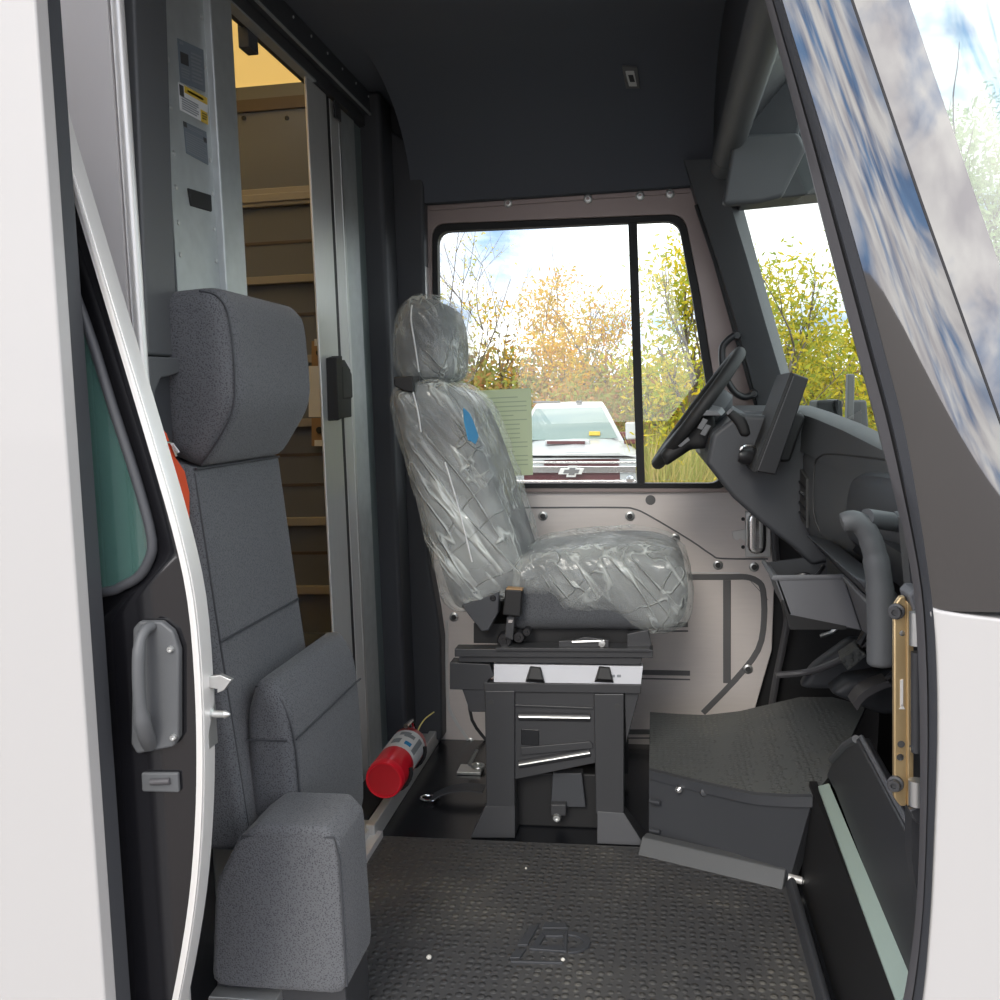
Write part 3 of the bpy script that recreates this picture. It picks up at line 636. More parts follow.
MB().prism(P2([(486, 690), (624, 693), (624, 830), (486, 830)]), 'Y', 2.95, 2.98).build('far_leg', 'black', ds)
MB().box(-.42, -.16, 2.62, 2.9, 0, .16).build('suspension_box', 'black', ds, bevel=.006)
MB().prism(xz([(553, 772), (582, 772), (586, 806), (551, 806)], 2.60), 'Y', 2.59, 2.63).build('damper', 'plastic2', ds, bevel=.003)
MB().prism(xz([(551, 804), (566, 804), (566, 815), (551, 815)], 2.57), 'Y', 2.565, 2.6).build('tether_bracket', 'blackmetal', ds, bevel=.002)
bolt(at(557, 817, Y=2.57), (0, -1, 0), .012, 'zinc', ds, 'floor_bolt', .012)
# side flap of the cover hem and the floor strap behind the seat
st = thing('floor_strap', 'black strap with metal end ring on the floor behind the seat pedestal', 'strap', at(430, 798, Z=0))
MB().loft([[p+Vector((0, -.03, 0)), p+Vector((0, .03, 0)), p+Vector((0, .03, .004)), p+Vector((0, -.03, .004))] for p in cat_rom([at(432, 798, Z=.012), at(450, 790, Z=.03), at(470, 788, Z=.035), at(484, 790, Z=.03)], 4)]).build('webbing', 'plastic2', st)
rp = at(430, 798, Z=.01)
MB().tube([rp+Vector((.028*math.cos(t*PI/8), .02*math.sin(t*PI/8), 0)) for t in range(16)], .004, 8, True).build('ring', 'chrome', st)
bb = thing('floor_bracket', 'small metal bracket with rod at the foot of the far wall', 'bracket', at(475, 760, Z=0))
MB().box(*sorted((at(462, 765, Z=0).x, at(486, 765, Z=0).x)), 2.98, 3.05, 0, .012).build('plate', 'zinc', bb, bevel=.003)
MB().tube([at(469, 765, Y=3.0), at(477, 750, Y=3.05)], .006, 8).build('rod', 'zinc', bb)
MB().tube([at(478+6*math.cos(t*PI/6), 766+2.5*math.sin(t*PI/6), Z=.014) for t in range(12)], .005, 8, True).build('eyelet', 'zinc', bb)
# ---------------------------------------------------------------- clear cover
cv = thing('seat_cover', 'crumpled clear plastic protective cover over the driver seat', 'plastic cover', (-.28, 2.78, .66))
def wr(amp, sc):
    return lambda p: amp*(1.0-abs(noise.noise(p*sc+Vector((3, 1, 7))))*2.2) + amp*.5*noise.noise(p*sc*2.6)
HRc = [(389, 345), (391, 316), (401, 299), (420, 293), (440, 298), (451, 318), (453, 350), (450, 376), (432, 383), (408, 384), (393, 372)]
BKc = [(389, 391), (389, 412), (399, 452), (414, 502), (428, 560), (442, 606), (466, 613), (490, 606), (514, 600), (522, 575), (513, 543), (503, 510), (493, 476), (481, 440), (467, 408), (450, 388), (430, 381), (403, 383)]
CUc = [(511, 575), (522, 559), (560, 553), (610, 548), (652, 549), (678, 558), (691, 580), (692, 606), (684, 630), (660, 636), (640, 632), (610, 616), (565, 614), (548, 600), (514, 596)]
MB().pillow(prof(HRc, 2.64, 2), 2.64, 3.02, .055, 5, sm=sm3).build('headrest_cover', 'film', cv, sub=1, disp=wr(.006, 14), ang=3)
MB().pillow(prof(BKc, 2.535, 3), 2.535, 3.035, .05, 5, sm=sm3).build('backrest_cover', 'film', cv, sub=1, disp=wr(.007, 11), ang=3)
MB().pillow(prof(CUc, 2.535, 3), 2.535, 3.035, .05, 5, sm=sm3).build('cushion_cover', 'film', cv, sub=1, disp=wr(.007, 12), ang=3)
# welded seams of the film
def seam(pts, Y): 
    return MB().tube(cat_rom([at(a, b, Y=Y) for a, b in pts], 4), .0022, 6).build('seam', 'label', cv)
seam([(412, 305), (411, 320), (415, 345), (419, 372)], 2.632)
seam([(413, 392), (418, 412), (421, 432)], 2.527); seam([(445, 462), (455, 495), (463, 525), (472, 562)], 2.527)
p = [(463, 408), (470, 414), (478, 436), (475, 444), (468, 440), (464, 422)]
b = tag(MB().loft([[at(a, c, X=at(472, 425, Y=2.58).x+.012+(c-425)*.0013)+Vector((q, 0, 0)) for a, c in p] for q in (0, .002)]).build('sticker', 'blue'), 'blue sticker under the film on the wrapped backrest', 'sticker')
# ================================================================== folding jump seat
js = thing('jump_seat', 'charcoal cloth folding seat with upright backrest and rounded folded cushion', 'seat', (-.85, 1.95, .0))
# headrest block: outline in the side view (x, z)
def jz(y, Y=1.95): return at(220, y, Y=Y).z
hr = [(-.925, 1.13), (-.925, 1.38), (-.905, 1.432), (-.80, 1.437), (-.768, 1.40), (-.760, 1.22), (-.845, 1.095)]
JY0, JY1 = 1.69, 2.11
MB().pillow(hr, JY0, JY1, .04, 6, sm=lambda p: round_poly(p, 4, .55)).build('headrest', 'fabric', js, ang=1.0)
bkp = [(-.925, .35), (-.925, 1.12), (-.862, 1.10), (-.832, .77), (-.80, .46), (-.79, .35)]
MB().pillow(bkp, JY0-.005, JY1+.02, .02, 4, sm=lambda p: round_poly(p, 3, .1)).build('backrest', 'fabric', js, ang=1.0)
# seams as raised piping
pip = lambda pts, r=.0028, nm='piping', par=js: MB().tube(pts, r, 6).build(nm, 'plastic2', par)
fx = lambda z: -.862+(1.10-z)*.0945+.001          # front of the backrest at a height
pip([(fx(.765), JY0+.01, .765), (fx(.765), JY1-.0, .765)])
pip([(fx(1.095)+.003, JY0+.01, 1.098), (fx(1.095)+.003, JY1-.0, 1.098)])
pip([(fx(z)-.001, JY0+.012, z) for z in (.4, .7, 1.09)], .002)
pip(cat_rom([(-.848, JY0+.012, 1.105), (-.80, JY0+.010, 1.165), (-.772, JY0+.012, 1.23), (-.772, JY0+.012, 1.36), (-.79, JY0+.012, 1.412), (-.83, JY0+.014, 1.428)], 5), .0022)
# folded cushion
fc = [(-.81, .22), (-.81, .60), (-.785, .675), (-.745, .678), (-.715, .62), (-.706, .50), (-.706, .22)]
FY0, FY1 = 1.735, 2.175
MB().pillow(fc, FY0, FY1, .03, 5, sm=lambda p: round_poly(p, 4, .6)).build('folded_cushion', 'fabric', js, ang=1.0)
pip(cat_rom([(-.706, FY0+.012, .27), (-.706, FY0+.012, .50), (-.718, FY0+.012, .60), (-.75, FY0+.012, .66), (-.785, FY0+.014, .664)], 4), .0022)
pip([(-.7055, FY0+.01, .56), (-.7055, FY1-.01, .56)], .0022)
pip([(-.805, FY0+.0005, .56), (-.72, FY0+.0005, .56)], .0022)
# lower block
k = .885
def kb(a, b, X=-.641):
    p = at(a, b, X=X); return Vector((p.x*k, p.y*k, H+(p.z-H)*k))
n1, n2, n3, n4 = kb(340, 832), kb(365, 793), kb(345, 1000), kb(369, 957)
bz0, bz1 = .138, .457
bxf = n1.x; by0, by1 = n1.y, n2.y+.01
bl = MB().pillow([(-.835, bz0), (-.815, bz0+.2), (-.765, bz1-.03), (-.725, bz1), (bxf-.03, bz1), (bxf-.004, bz1-.03), (bxf, bz0)], by0, by1, .014, 4, sm=lambda p: round_poly(p, 3, .25)).build('base_cushion', 'fabric', js, ang=1.0)
pip([(-.755, by0+.002, bz1-.022), (bxf-.012, by0+.002, bz1-.018), (bxf-.004, by0+.002, bz1-.06), (bxf-.002, by0+.002, bz0+.02)], .0022)
MB().box(-.83, bxf-.01, by0+.015, by1-.01, .0, bz0+.01).build('base_frame', 'blackmetal', js, bevel=.004)
MB().box(-.83, -.70, by0-.02, by0+.03, .07, bz0-.005).build('base_rail', 'zinc', js, bevel=.003)
# belt column on the bulkhead behind the seat
bc = thing('belt_column', 'dark plastic belt column cover with recess beside the folding seat', 'belt cover', (-.90, 1.66, 1.0))
MB().prism([(p.y, p.z) for p in (at(a, b, X=-.885) for a, b in ((133, -40), (166, -40), (178, 357), (148, 355)))], 'X', XB-.03, -.885).build('upper_cover', 'plastic', bc, bevel=.006)
MB().prism([(p.y, p.z) for p in (at(a, b, X=-.875) for a, b in ((147, 356), (180, 358), (180, 372), (170, 376), (160, 378), (154, 392), (154, 420), (150, 420)))], 'X', XB-.03, -.872).build('lower_cover', 'plastic', bc, bevel=.004)
MB().prism([(p.y, p.z) for p in (at(a, b, X=-.895) for a, b in ((150, 375), (172, 375), (172, 520), (150, 520)))], 'X', XB-.03, -.895).build('recess_back', 'plastic2', bc)
# orange pouch hanging behind the seat
op = thing('orange_pouch', 'bright orange cloth pouch hanging between the sliding door and the folding seat', 'pouch', at(178, 530, X=-.86))
X = -.862
pts = [(152, 415), (168, 432), (176, 455), (186, 470), (191, 492), (191, 560), (160, 580), (150, 500)]
MB().prism(yz(pts, X), 'X', X-.025, X).build('cloth', 'orange', op, bevel=.008)
MB().tube([at(a, b, X=X+.004) for a, b in ((164, 442), (171, 443), (176, 456))], .0025, 6).build('wire_clip', 'chrome', op)
MB().tube([at(a, b, X=X+.006) for a, b in ((172, 444), (178, 452))], .003, 6).build('clip_tab', 'label', op)
# ================================================================== floor mat and small stones on it
fm = thing('rubber_floor_mat', 'black studded rubber mat with worn spots covering the cab floor', 'floor mat', (-.2, 2.0, 0))
A, B_, C_, D_ = at(372, 838, Z=0), at(645, 850, Z=0), at(788, 884, Z=0), (.302, 1.46)
mp = [(-.79, 1.46), (-.79, 2.44), (A.x-.0, A.y), (B_.x, B_.y), (C_.x, C_.y), D_]
MB().prism(mp, 'Z', .0, .008).build('mat', 'mat', fm, smooth=False)
dr = (C_-B_).normalized(); nn = Vector((dr.y, -dr.x, 0))
e = [(B_+Vector((0, 0, 0)))+nn*.0, C_+nn*0]
MB().hexa([e[0]+Vector((0, 0, .006)), e[1]+Vector((0, 0, .006)), e[1]-nn*.012+Vector((0, 0, .045)), e[0]-nn*.012+Vector((0, 0, .045))],
          [e[0]+nn*.05+Vector((0, 0, .006)), e[1]+nn*.05+Vector((0, 0, .006)), e[1]+nn*.02+Vector((0, 0, .045)), e[0]+nn*.02+Vector((0, 0, .045))]).build('raised_edge', 'plastic', fm, bevel=.004)
MB().prism([(C_.x-.012, .0), (C_.x+.014, .0), (C_.x+.014, .03), (C_.x+.004, .034), (C_.x-.002, .03)], 'Y', 1.46, C_.y+.01).build('raised_edge', 'plastic2', fm, bevel=.004)
# moulded emblem in the mat (raised shapes)
def emb(pts, nm='emblem_relief'):
    q = [at(a, b, Z=.008) for a, b in pts]
    MB().prism([(p.x, p.y) for p in q], 'Z', .007, .0125).build(nm, 'plastic2', fm, bevel=.0015)
Q = lambda u, v: (360+u*.26, 780+v*.26)
emb([Q(575, 690), Q(600, 655), Q(640, 655), Q(615, 690)]); emb([Q(605, 640), Q(650, 570), Q(690, 560), Q(645, 640)])
ero = [Q(650, 655), Q(700, 585), Q(800, 585), Q(795, 665)]; eri = [Q(690, 642), Q(712, 606), Q(782, 606), Q(780, 642)]
for i in range(4): j = (i+1) % 4; emb([ero[i], ero[j], eri[j], eri[i]])
emb([Q(700, 575), Q(710, 555), Q(790, 555), Q(800, 575)]); emb([Q(580, 705), Q(582, 698), Q(780, 703), Q(780, 710)])
arc = [Q(800+88*math.sin(t*PI/8), 628-42*math.cos(t*PI/8)) for t in range(9)]+[Q(800+60*math.sin(t*PI/8), 628-26*math.cos(t*PI/8)) for t in range(8, -1, -1)]
emb(arc)
for (a, b, r, lab) in ((429, 959, .0065, 'pale pebble on the mat nearest the folding seat'), (563, 961, .005, 'pale pebble on the mat by the moulded emblem'), (526, 869, .0035, 'tiny pale pebble on the mat in front of the seat pedestal')):
    p = at(a, b, Z=.009)
    tag(MB().lathe([(0, 0), (r*.8, r*.2), (r, r*.7), (r*.6, r*1.3), (0, r*1.5)], p, (0, 0, 1), 9).build('pebble', 'pebble'), lab, 'pebble', 'pebbles on the mat')
# ================================================================== fire extinguisher
a0, a1 = at(382, 781, X=-.80), None
ex = thing('fire_extinguisher', 'red fire extinguisher with white label lying on the sill tray', 'fire extinguisher', (-.84, 2.75, .05))
R0 = .054
c0 = at(384, 780, Y=2.5); c1 = Vector((c0.x, 2.80, c0.z)); ax = (c1-c0).normalized(); LN = (c1-c0).length
MB().lathe([(R0*.9, .0), (R0, .01), (R0, LN*.94), (R0*.75, LN), (R0*.4, LN+.02), (.014, LN+.03), (.014, LN+.05)], c0, ax, 32).build('cylinder', 'red', ex)
MB().lathe([(0, .012), (R0*.80, .008), (R0*.86, -.004), (R0*.95, -.004), (R0*1.01, .006), (R0*1.01, .02)], c0, ax, 32).build('base_cap', 'redcap', ex)
sx = ax.cross(Vector((0, 0, 1))).normalized(); sz = sx.cross(ax)
lab = MB()
secs = []
for j in range(15):
    t = -1.5+3.3*j/14
    d = sx*math.sin(t)+sz*math.cos(t)
    secs.append([c0+ax*LN*.40+d*R0*1.005, c0+ax*LN*.86+d*R0*1.005, c0+ax*LN*.86+d*R0*1.012, c0+ax*LN*.40+d*R0*1.012])
lb = lab.loft(secs).build('label', 'label', ex)
def on_label(t0, t1, l0, l1, mt):
    s_ = []
    for j in range(4):
        t = t0+(t1-t0)*j/3; d = sx*math.sin(t)+sz*math.cos(t)
        s_.append([c0+ax*LN*l0+d*R0*1.011, c0+ax*LN*l1+d*R0*1.011, c0+ax*LN*l1+d*R0*1.018, c0+ax*LN*l0+d*R0*1.018])
    MB().loft(s_).build('print', mt, lb, smooth=False)
on_label(.1, .7, .68, .76, 'greyink'); on_label(-.2, .4, .72, .80, 'greyink'); on_label(.35, .75, .50, .58, 'blue'); on_label(-.4, .1, .5, .62, 'greyink'); on_label(.9, 1.2, .46, .80, 'greyink')
MB().tube([c1+ax*.02+sz*.0, c1+ax*.05+sz*.02, c1+ax*.02+sz*.062, c1-ax*.05+sz*.068], .007, 8).build('lever', 'chrome', ex)
p0 = at(416, 738, Y=2.84); MB().tube(cat_rom([p0, at(419, 728, Y=2.86), at(425, 719, Y=2.88), at(434, 712, Y=2.92)], 5), .0022, 6).build('seal_cord', 'yellowcord', ex)
eb = thing('extinguisher_bracket', 'black bracket bolted to the sill tray under the red extinguisher', 'bracket', (-.85, 2.7, .045))
MB().box(-.91, -.815, 2.52, 2.85, .045, .055).build('foot', 'black', eb, bevel=.003)
for yy in (2.57, 2.74):
    cc = c0+ax*(yy-c0.y)
    MB().tube([cc+Vector((math.sin(t), 0, math.cos(t)))*(R0+.006) for t in [PI*.45+PI*1.1*j/12 for j in range(13)]], .006, 6).build('clamp_arm', 'black', eb)
# ================================================================== driver's foot platform
fp = thing('foot_platform', 'black raised floor box with studded rubber top before the driver seat', 'foot platform', (.2, 2.6, 0))
TL, TR = at(649, 770, Z=.2), at(829, 786, Z=.265)
b0, b1 = at(649, 845, Z=0), at(782, 884, Z=0)
back = [at(650, 712, Z=.2), at(680, 714, Z=.2), at(705, 715, Z=.2), at(740, 711, Z=.215), at(770, 704, Z=.24), at(800, 697, Z=.265), at(832, 697, Z=.28), at(866, 706, Z=.28)]
front = [TL, at(676, 777, Z=.205), at(705, 784, Z=.21), at(740, 792, Z=.22), at(757, 795, Z=.225), at(790, 797, Z=.24), at(812, 797, Z=.25), at(836, 768, Z=.275)]
secs = []
for i in range(8):
    a, b = back[i], front[i]; row = []
    for j in range(9):
        t = j/8; p = a.lerp(b, t); p.z -= .0*math.sin(PI*t); row.append(p)
    secs.append(row+[q-Vector((0, 0, .012)) for q in row[::-1]])
MB().loft(secs).build('rubber_top', 'treadtop', fp, ang=.5)
fr0 = [b0+(b1-b0)*t for t in (0, .25, .5, .75, 1, 1.02, 1.04, 1.08)]
fm_ = [f_.lerp(g_, .0) for f_, g_ in zip(fr0, front)]
low = [Vector((q.x, q.y+.0, 0)) for q in fr0]
MB().loft([[front[i]-Vector((0, 0, .010)), low[i], low[i]+Vector((0, .05, 0)), front[i]+Vector((0, .05, -.012))] for i in range(8)]).build('front_panel', 'plastic2', fp, ang=.5)
MB().loft([[front[i]+Vector((.0, -.008, -.022)), front[i]+Vector((0, -.006, .002)), front[i]+Vector((0, .01, .003)), front[i]+Vector((0, .01, -.022))] for i in range(7)]).build('rubber_lip', 'plastic2', fp, ang=.5)
MB().hexa([back[0]-Vector((0, 0, .01)), front[0]-Vector((0, 0, .01)), Vector((b0.x, b0.y, 0)), Vector((b0.x, back[0].y, 0))], [q+Vector((.02, 0, 0)) for q in (back[0]-Vector((0, 0, .01)), front[0]-Vector((0, 0, .01)), Vector((b0.x, b0.y, 0)), Vector((b0.x, back[0].y, 0)))]).build('side_panel', 'plastic2', fp)
fc_ = lambda a, b, d=0: at(a, b, Y=(TL.y+(TR.y-TL.y)*(a-649)/180)-.035-d)
for a, b in ((679, 789), (783, 806)):
    p = fc_(a, b); MB().lathe([(.011, 0), (.009, .006), (.004, .006), (.004, .016), (0, .017)], p, (-.3, -1, 0), 12).build('quarter_turn_fastener', 'chrome', fp)
for a, b in ((704, 792), (799, 797)):
    p = fc_(a, b); MB().lathe([(.012, 0), (.009, .008), (0, .010)], p, (0, -1, .2), 12).build('push_rivet', 'plastic2', fp)
for b in (801, 830): MB().tube([fc_(650, b, -.0), fc_(660, b+2, -.0)], .006, 8).build('moulded_rib', 'plastic2', fp)
pp_ = at(788, 877, Y=2.33)
bp = MB().cyl(pp_, pp_+Vector((.032, -.004, -.006)), .009).build('floor_pin', 'edge'); tag(bp, 'bright metal floor pin at the corner of the rubber mat', 'pin')
MB().cyl(pp_+Vector((.034, -.004, -.006)), pp_+Vector((.055, -.006, -.012)), .008).build('pin_sleeve', 'zinc', bp)
# ================================================================== step well on the kerb side and lower trims
XS = .345
w = MB().prism([(XS-.01, -.02), (XS+.012, .262), (XS+.03, .262), (XS+.03, -.02)], 'Y', 1.30, 2.36).build('trim_12', 'black'); tag(w, 'black riser panel beside the mat under the pale green strip', 'riser', kind=S)
s0, s1 = at(822, 788, X=XS+.012), at(905, 1003, X=XS+.012)
MB1 = MB().hexa([at(818, 786, X=XS+.01), at(829, 783, X=XS+.03), at(914, 985, X=XS+.03), at(897, 1003, X=XS+.01)], [q+Vector((.002, 0, -.012)) for q in (at(818, 786, X=XS+.01), at(829, 783, X=XS+.03), at(914, 985, X=XS+.03), at(897, 1003, X=XS+.01))])
w = MB1.build('trim_13', 'mint', bevel=.001); tag(w, 'pale green metal strip along the top of the black riser', 'strip', kind=S)
sc = thing('side_console', 'black moulded pocket panel along the step at the gold hinge', 'pocket panel', (.4, 1.8, .25))
cs = [(835, 792), (826, 775), (832, 760), (846, 744), (856, 738), (915, 850), (924, 905), (922, 1000), (910, 990)]
def cpt(a, b):                                  # leaning inner face of the pocket panel
    return at(a, b, X=.375)
ff = [cpt(a, b) for a, b in cs]
MB().add(ff+[q+Vector((.028, 0, 0)) for q in ff], [tuple(range(len(ff))), tuple(range(2*len(ff)-1, len(ff)-1, -1))]+[(i, (i+1) % len(ff), len(ff)+(i+1) % len(ff), len(ff)+i) for i in range(len(ff))]).build('panel', 'blackmetal', sc, bevel=.006)
t0, t1 = cpt(856, 738), cpt(918, 856)
MB().tube([t0+Vector((.01, 0, .002)), t1+Vector((.01, 0, .002))], .005, 8).build('top_edge', 'greyplastic', sc)
MB().hexa([t0+Vector((.02, 0, -.09)), t1+Vector((.02, 0, -.09)), t1+Vector((.02, 0, -.10)), t0+Vector((.02, 0, -.10))], [q+Vector((.25, 0, 0)) for q in (t0+Vector((0, 0, -.09)), t1+Vector((0, 0, -.09)), t1+Vector((0, 0, -.10)), t0+Vector((0, 0, -.10)))]).build('pocket_floor', 'plastic2', sc)
MB().tube([cpt(832, 760), cpt(846, 745), cpt(856, 739)], .008, 8).build('pocket_rim', 'plastic', sc)
# ================================================================== dashboard
db = thing('dashboard', 'dark grey moulded dashboard with vent, open tray and rounded end panel', 'dashboard', (.55, 2.2, .7))
YD0 = 2.45
MB().prism(xz([(712, 434), (706, 464), (733, 498), (760, 522), (792, 547), (812, 566), (840, 560), (830, 440), (803, 412), (770, 416), (738, 414)], YD0), 'Y', YD0, 3.16).build('cluster_housing', 'plastic2', db, bevel=.012)
# passenger side: section in (x, z) swept along a line that comes forward as it nears the kerb
def dsec(Y, px_top):
    dx = .2*(YD0-Y)
    pr = [(.92, .95), (.60, 1.05), (.425, 1.112), (.385, 1.112), (.360, 1.09), (.352, 1.05), (.352, .93), (.358, .875), (.375, .84), (.41, .82), (.60, .80), (.92, .80)]
    return [Vector((x+dx, Y, z)) for x, z in pr]
ys = [YD0+.02, YD0, YD0-.03, 2.3, 2.1, 1.9, 1.7, 1.5, 1.42]
secs = []
for i, y in enumerate(ys):
    s_ = dsec(y, 0)
    if i == 0:
        c = sum(s_, Vector())/len(s_); s_ = [c+(p-c)*.90 for p in s_]
        for p in s_: p.y = y
    if i == 1:
        c = sum(s_, Vector())/len(s_); s_ = [c+(p-c)*.97 for p in s_]
        for p in s_: p.y = y
    secs.append(s_)
MB().loft(secs).build('passenger_shell', 'plastic', db, ang=1.0)
# cowl on top
def cowl(Y, s):
    dx = .2*(YD0-Y)
    return [Vector((x+dx, Y, z)) for x, z in ((.95, .95), (.62, 1.075), (.46, 1.165+s), (.39, 1.205+s), (.355, 1.19+s), (.35, 1.10+s), (.6, .98), (.95, .92))]
MB().loft([cowl(3.15, -.03), cowl(2.8, -.03), cowl(2.5, -.031), cowl(2.36, -.047), cowl(2.2, -.07), cowl(2.0, -.105), cowl(1.8, -.13), cowl(1.5, -.16)]).build('cowl', 'plastic', db, ang=1.0)
# inset frame lines of the passenger panel
def dl(Y, z, off=.002): return Vector((.352+.2*(YD0-Y)-off, Y, z))
MB().tube(cat_rom([dl(1.6, 1.068, -.001), dl(2.2, 1.068, -.001), dl(2.33, 1.055), dl(2.36, 1.02), dl(2.36, .92), dl(2.34, .87, -.01)], 4), .0022, 6).build('panel_seam', 'ink', db)
af = [(1.55, 1.045), (2.02, 1.045), (2.10, 1.02), (2.12, .98), (2.12, .88), (1.55, .88)]
afp = round_poly(af, 4, .5)
MB().loft([[dl(y, z, .0) for y, z in afp], [dl(y, z, .018) for y, z in afp], [dl(1.83+(y-1.83)*.93, .985+(z-.985)*.9, .028) for y, z in afp]]).build('glovebox_pad', 'plastic2', db, ang=.9)
# air vent at the inner end
vt = [(2.44, 1.02), (2.44, .90), (2.40, .88), (2.40, 1.0)]
MB().loft([[dl(y, z, .0) for y, z in vt], [dl(y, z, .006) for y, z in vt]]).build('air_vent', 'ink', db)
for i in range(4):
    MB().tube([dl(2.44, .915+.025*i, .008), dl(2.40, .90+.025*i, .008)], .0025, 6).build('vent_slat', 'blackgloss', db)
MB().tube([dl(2.42, .965, .010), dl(2.405, .962, .010)], .003, 6).build('vent_tab', 'chrome', db)
# lower knee cover and tray
MB().prism(xz([(812, 540), (842, 548), (900, 612), (905, 630), (860, 592), (836, 566)], 2.2), 'Y', 1.75, 2.3).build('knee_cover', 'plastic2', db, bevel=.006)
YT = 2.12
T = lambda a, b, y=YT: at(a, b, Y=y)
tr = [T(774, 578), T(844, 577), T(862, 631), T(788, 616)]
MB().hexa(tr, [q+Vector((0, .012, 0)) for q in tr]).build('tray_front', 'greyplastic', db, bevel=.004)
l0, l1 = T(774, 578), at(764, 562, Y=2.46)
lo0, lo1 = T(788, 616), at(776, 594, Y=2.46)
MB().hexa([l0, l1, lo1, lo0], [q+Vector((.012, 0, .0)) for q in (l0, l1, lo1, lo0)]).build('tray_side', 'greyplastic', db, bevel=.004)
MB().hexa([T(844, 577), at(876, 610, Y=1.80), at(880, 648, Y=1.80), T(862, 631)], [q+Vector((.02, .01, 0)) for q in (T(844, 577), at(876, 610, Y=1.80), at(880, 648, Y=1.80), T(862, 631))]).build('tray_wing', 'greyplastic', db, bevel=.004)
MB().tube([at(764, 562, Y=2.46), T(774, 578), T(844, 577), at(876, 610, Y=1.80)], .006, 8).build('tray_lip', 'greyplastic', db)
bk_ = [at(766, 563, Y=2.46), at(828, 555, Y=2.46), at(835, 592, Y=2.46), at(778, 594, Y=2.46)]
MB().hexa(bk_, [q+Vector((0, .01, 0)) for q in bk_]).build('tray_back', 'plastic2', db)
MB().hexa([T(782, 600), T(850, 600), at(838, 588, Y=2.46), at(776, 590, Y=2.46)], [q+Vector((0, 0, -.01)) for q in (T(790, 625), T(846, 625), at(840, 600, Y=2.46), at(788, 604, Y=2.46))]).build('tray_floor', 'black', db)
MB().tube(cat_rom([T(792, 577, 2.3), T(806, 574, 2.3), T(815, 577, 2.28), T(824, 566, 2.3)], 4), .005, 8).build('tray_cable', 'blackgloss', db)
MB().hexa([T(826, 556, 2.45), T(846, 574, 2.25), T(846, 590, 2.25), T(828, 586, 2.45)], [q+Vector((.01, 0, 0)) for q in (T(826, 559, 2.45), T(846, 582, 2.25), T(846, 600, 2.25), T(828, 600, 2.45))]).build('tray_end', 'plastic', db)
# firewall and footwell behind, pedals
w = MB().prism([(.72, .0), (.74, .52), (.74, .95), (.80, .95), (.80, .0)], 'Y', 1.45, 3.30).build('wall_front', 'black'); tag(w, 'black footwell firewall under the dashboard', 'firewall', kind=S)
fw = thing('footwell_cover', 'dark moulded footwell cover with grey cross bar under the open tray', 'footwell cover', (.5, 2.8, .3))
MB().pillow(xz([(800, 690), (812, 668), (850, 640), (866, 640), (880, 655), (880, 690)], 2.7), 2.70, 2.76, .02, sm=lambda p: round_poly(p, 3, .4)).build('moulding', 'plastic2', fw)
MB().tube(cat_rom([at(776, 675, Y=2.66), at(800, 673, Y=2.66), at(818, 669, Y=2.64), at(840, 660, Y=2.62), at(858, 650, Y=2.6), at(880, 638, Y=2.58)], 4), .009, 8).build('cross_bar', 'seal', fw)
MB().tube(cat_rom([at(820, 636, Y=2.9), at(832, 632, Y=2.9), at(840, 625, Y=2.9)], 4), .006, 8).build('pipe', 'zinc', fw)
MB().pillow(xz([(828, 690), (845, 676), (900, 668), (938, 660), (940, 705), (880, 712)], 2.66), 2.62, 2.75, .02, sm=lambda p: round_poly(p, 3, .3)).build('lower_moulding', 'plastic2', fw)
bpd = thing('brake_pedal', 'ribbed black brake pedal pad below the grey cross bar', 'pedal', at(850, 662, Y=2.55))
q4 = [at(a, b, Y=2.55) for a, b in ((840, 660), (858, 648), (868, 655), (848, 671))]
MB().hexa(q4, [q+Vector((.01, .09, .0)) for q in q4]).build('pad', 'treadtop', bpd, bevel=.003)
MB().tube([q4[1]+Vector((.01, .04, 0)), q4[1]+Vector((.10, .06, .16))], .010, 8).build('arm', 'blackmetal', bpd)
apd = thing('accelerator_pedal', 'long grey slanted accelerator pedal beside the rubber platform', 'pedal', at(860, 712, Y=2.45))
apth = cat_rom([at(853, 708, Y=2.45), at(860, 698, Y=2.45), at(872, 690, Y=2.45), at(888, 684, Y=2.45)], 4)
MB().loft([[p+Vector((0, 0, .008)), p+Vector((.01, 0, -.006)), p+Vector((.01, .07, -.006)), p+Vector((0, .07, .008))] for p in apth]).build('pad', 'seal', apd, ang=.8)
MB().tube([apth[-1]+Vector((0, .03, 0)), apth[-1]+Vector((.06, .04, .05))], .008, 8).build('arm', 'blackmetal', apd)
# ------------------------------------------------------------------ steering wheel
sw = thing('steering_wheel', 'black steering wheel seen edge on before the side window', 'steering wheel', (.17, 2.76, 1.17))
cw_ = Vector((.118, 2.76, 1.172)); uu = Vector((.237, 0, .313)).normalized(); vv = Vector((0, 1, 0)); nn_ = uu.cross(vv); nn_ = nn_ if nn_.x < 0 else -nn_   # towards the driver
R1 = .188
MB().tube([cw_+uu*R1*math.cos(t*PI/24)+vv*R1*math.sin(t*PI/24) for t in range(48)], .0175, 12, True).build('rim', 'black', sw)
hub = cw_-nn_*.045
MB().lathe([(.03, .05), (.075, .045), (.085, .02), (.085, -.01), (.05, -.035), (.02, -.04)], hub, nn_, 20).build('hub', 'plastic2', sw)
for d, ln in ((vv, 1), (-vv, 1), (-uu, 1)):
    MB().loft([[hub+d*.06+(d.cross(nn_))*s1*.03+nn_*s2 for s1, s2 in ((-1, .025), (1, .025), (1, .0), (-1, .0))], [cw_+d*(R1-.008)+(d.cross(nn_))*s1*.02+nn_*s2 for s1, s2 in ((-1, .008), (1, .008), (1, -.008), (-1, -.008))]]).build('spoke', 'black', sw, bevel=.004)
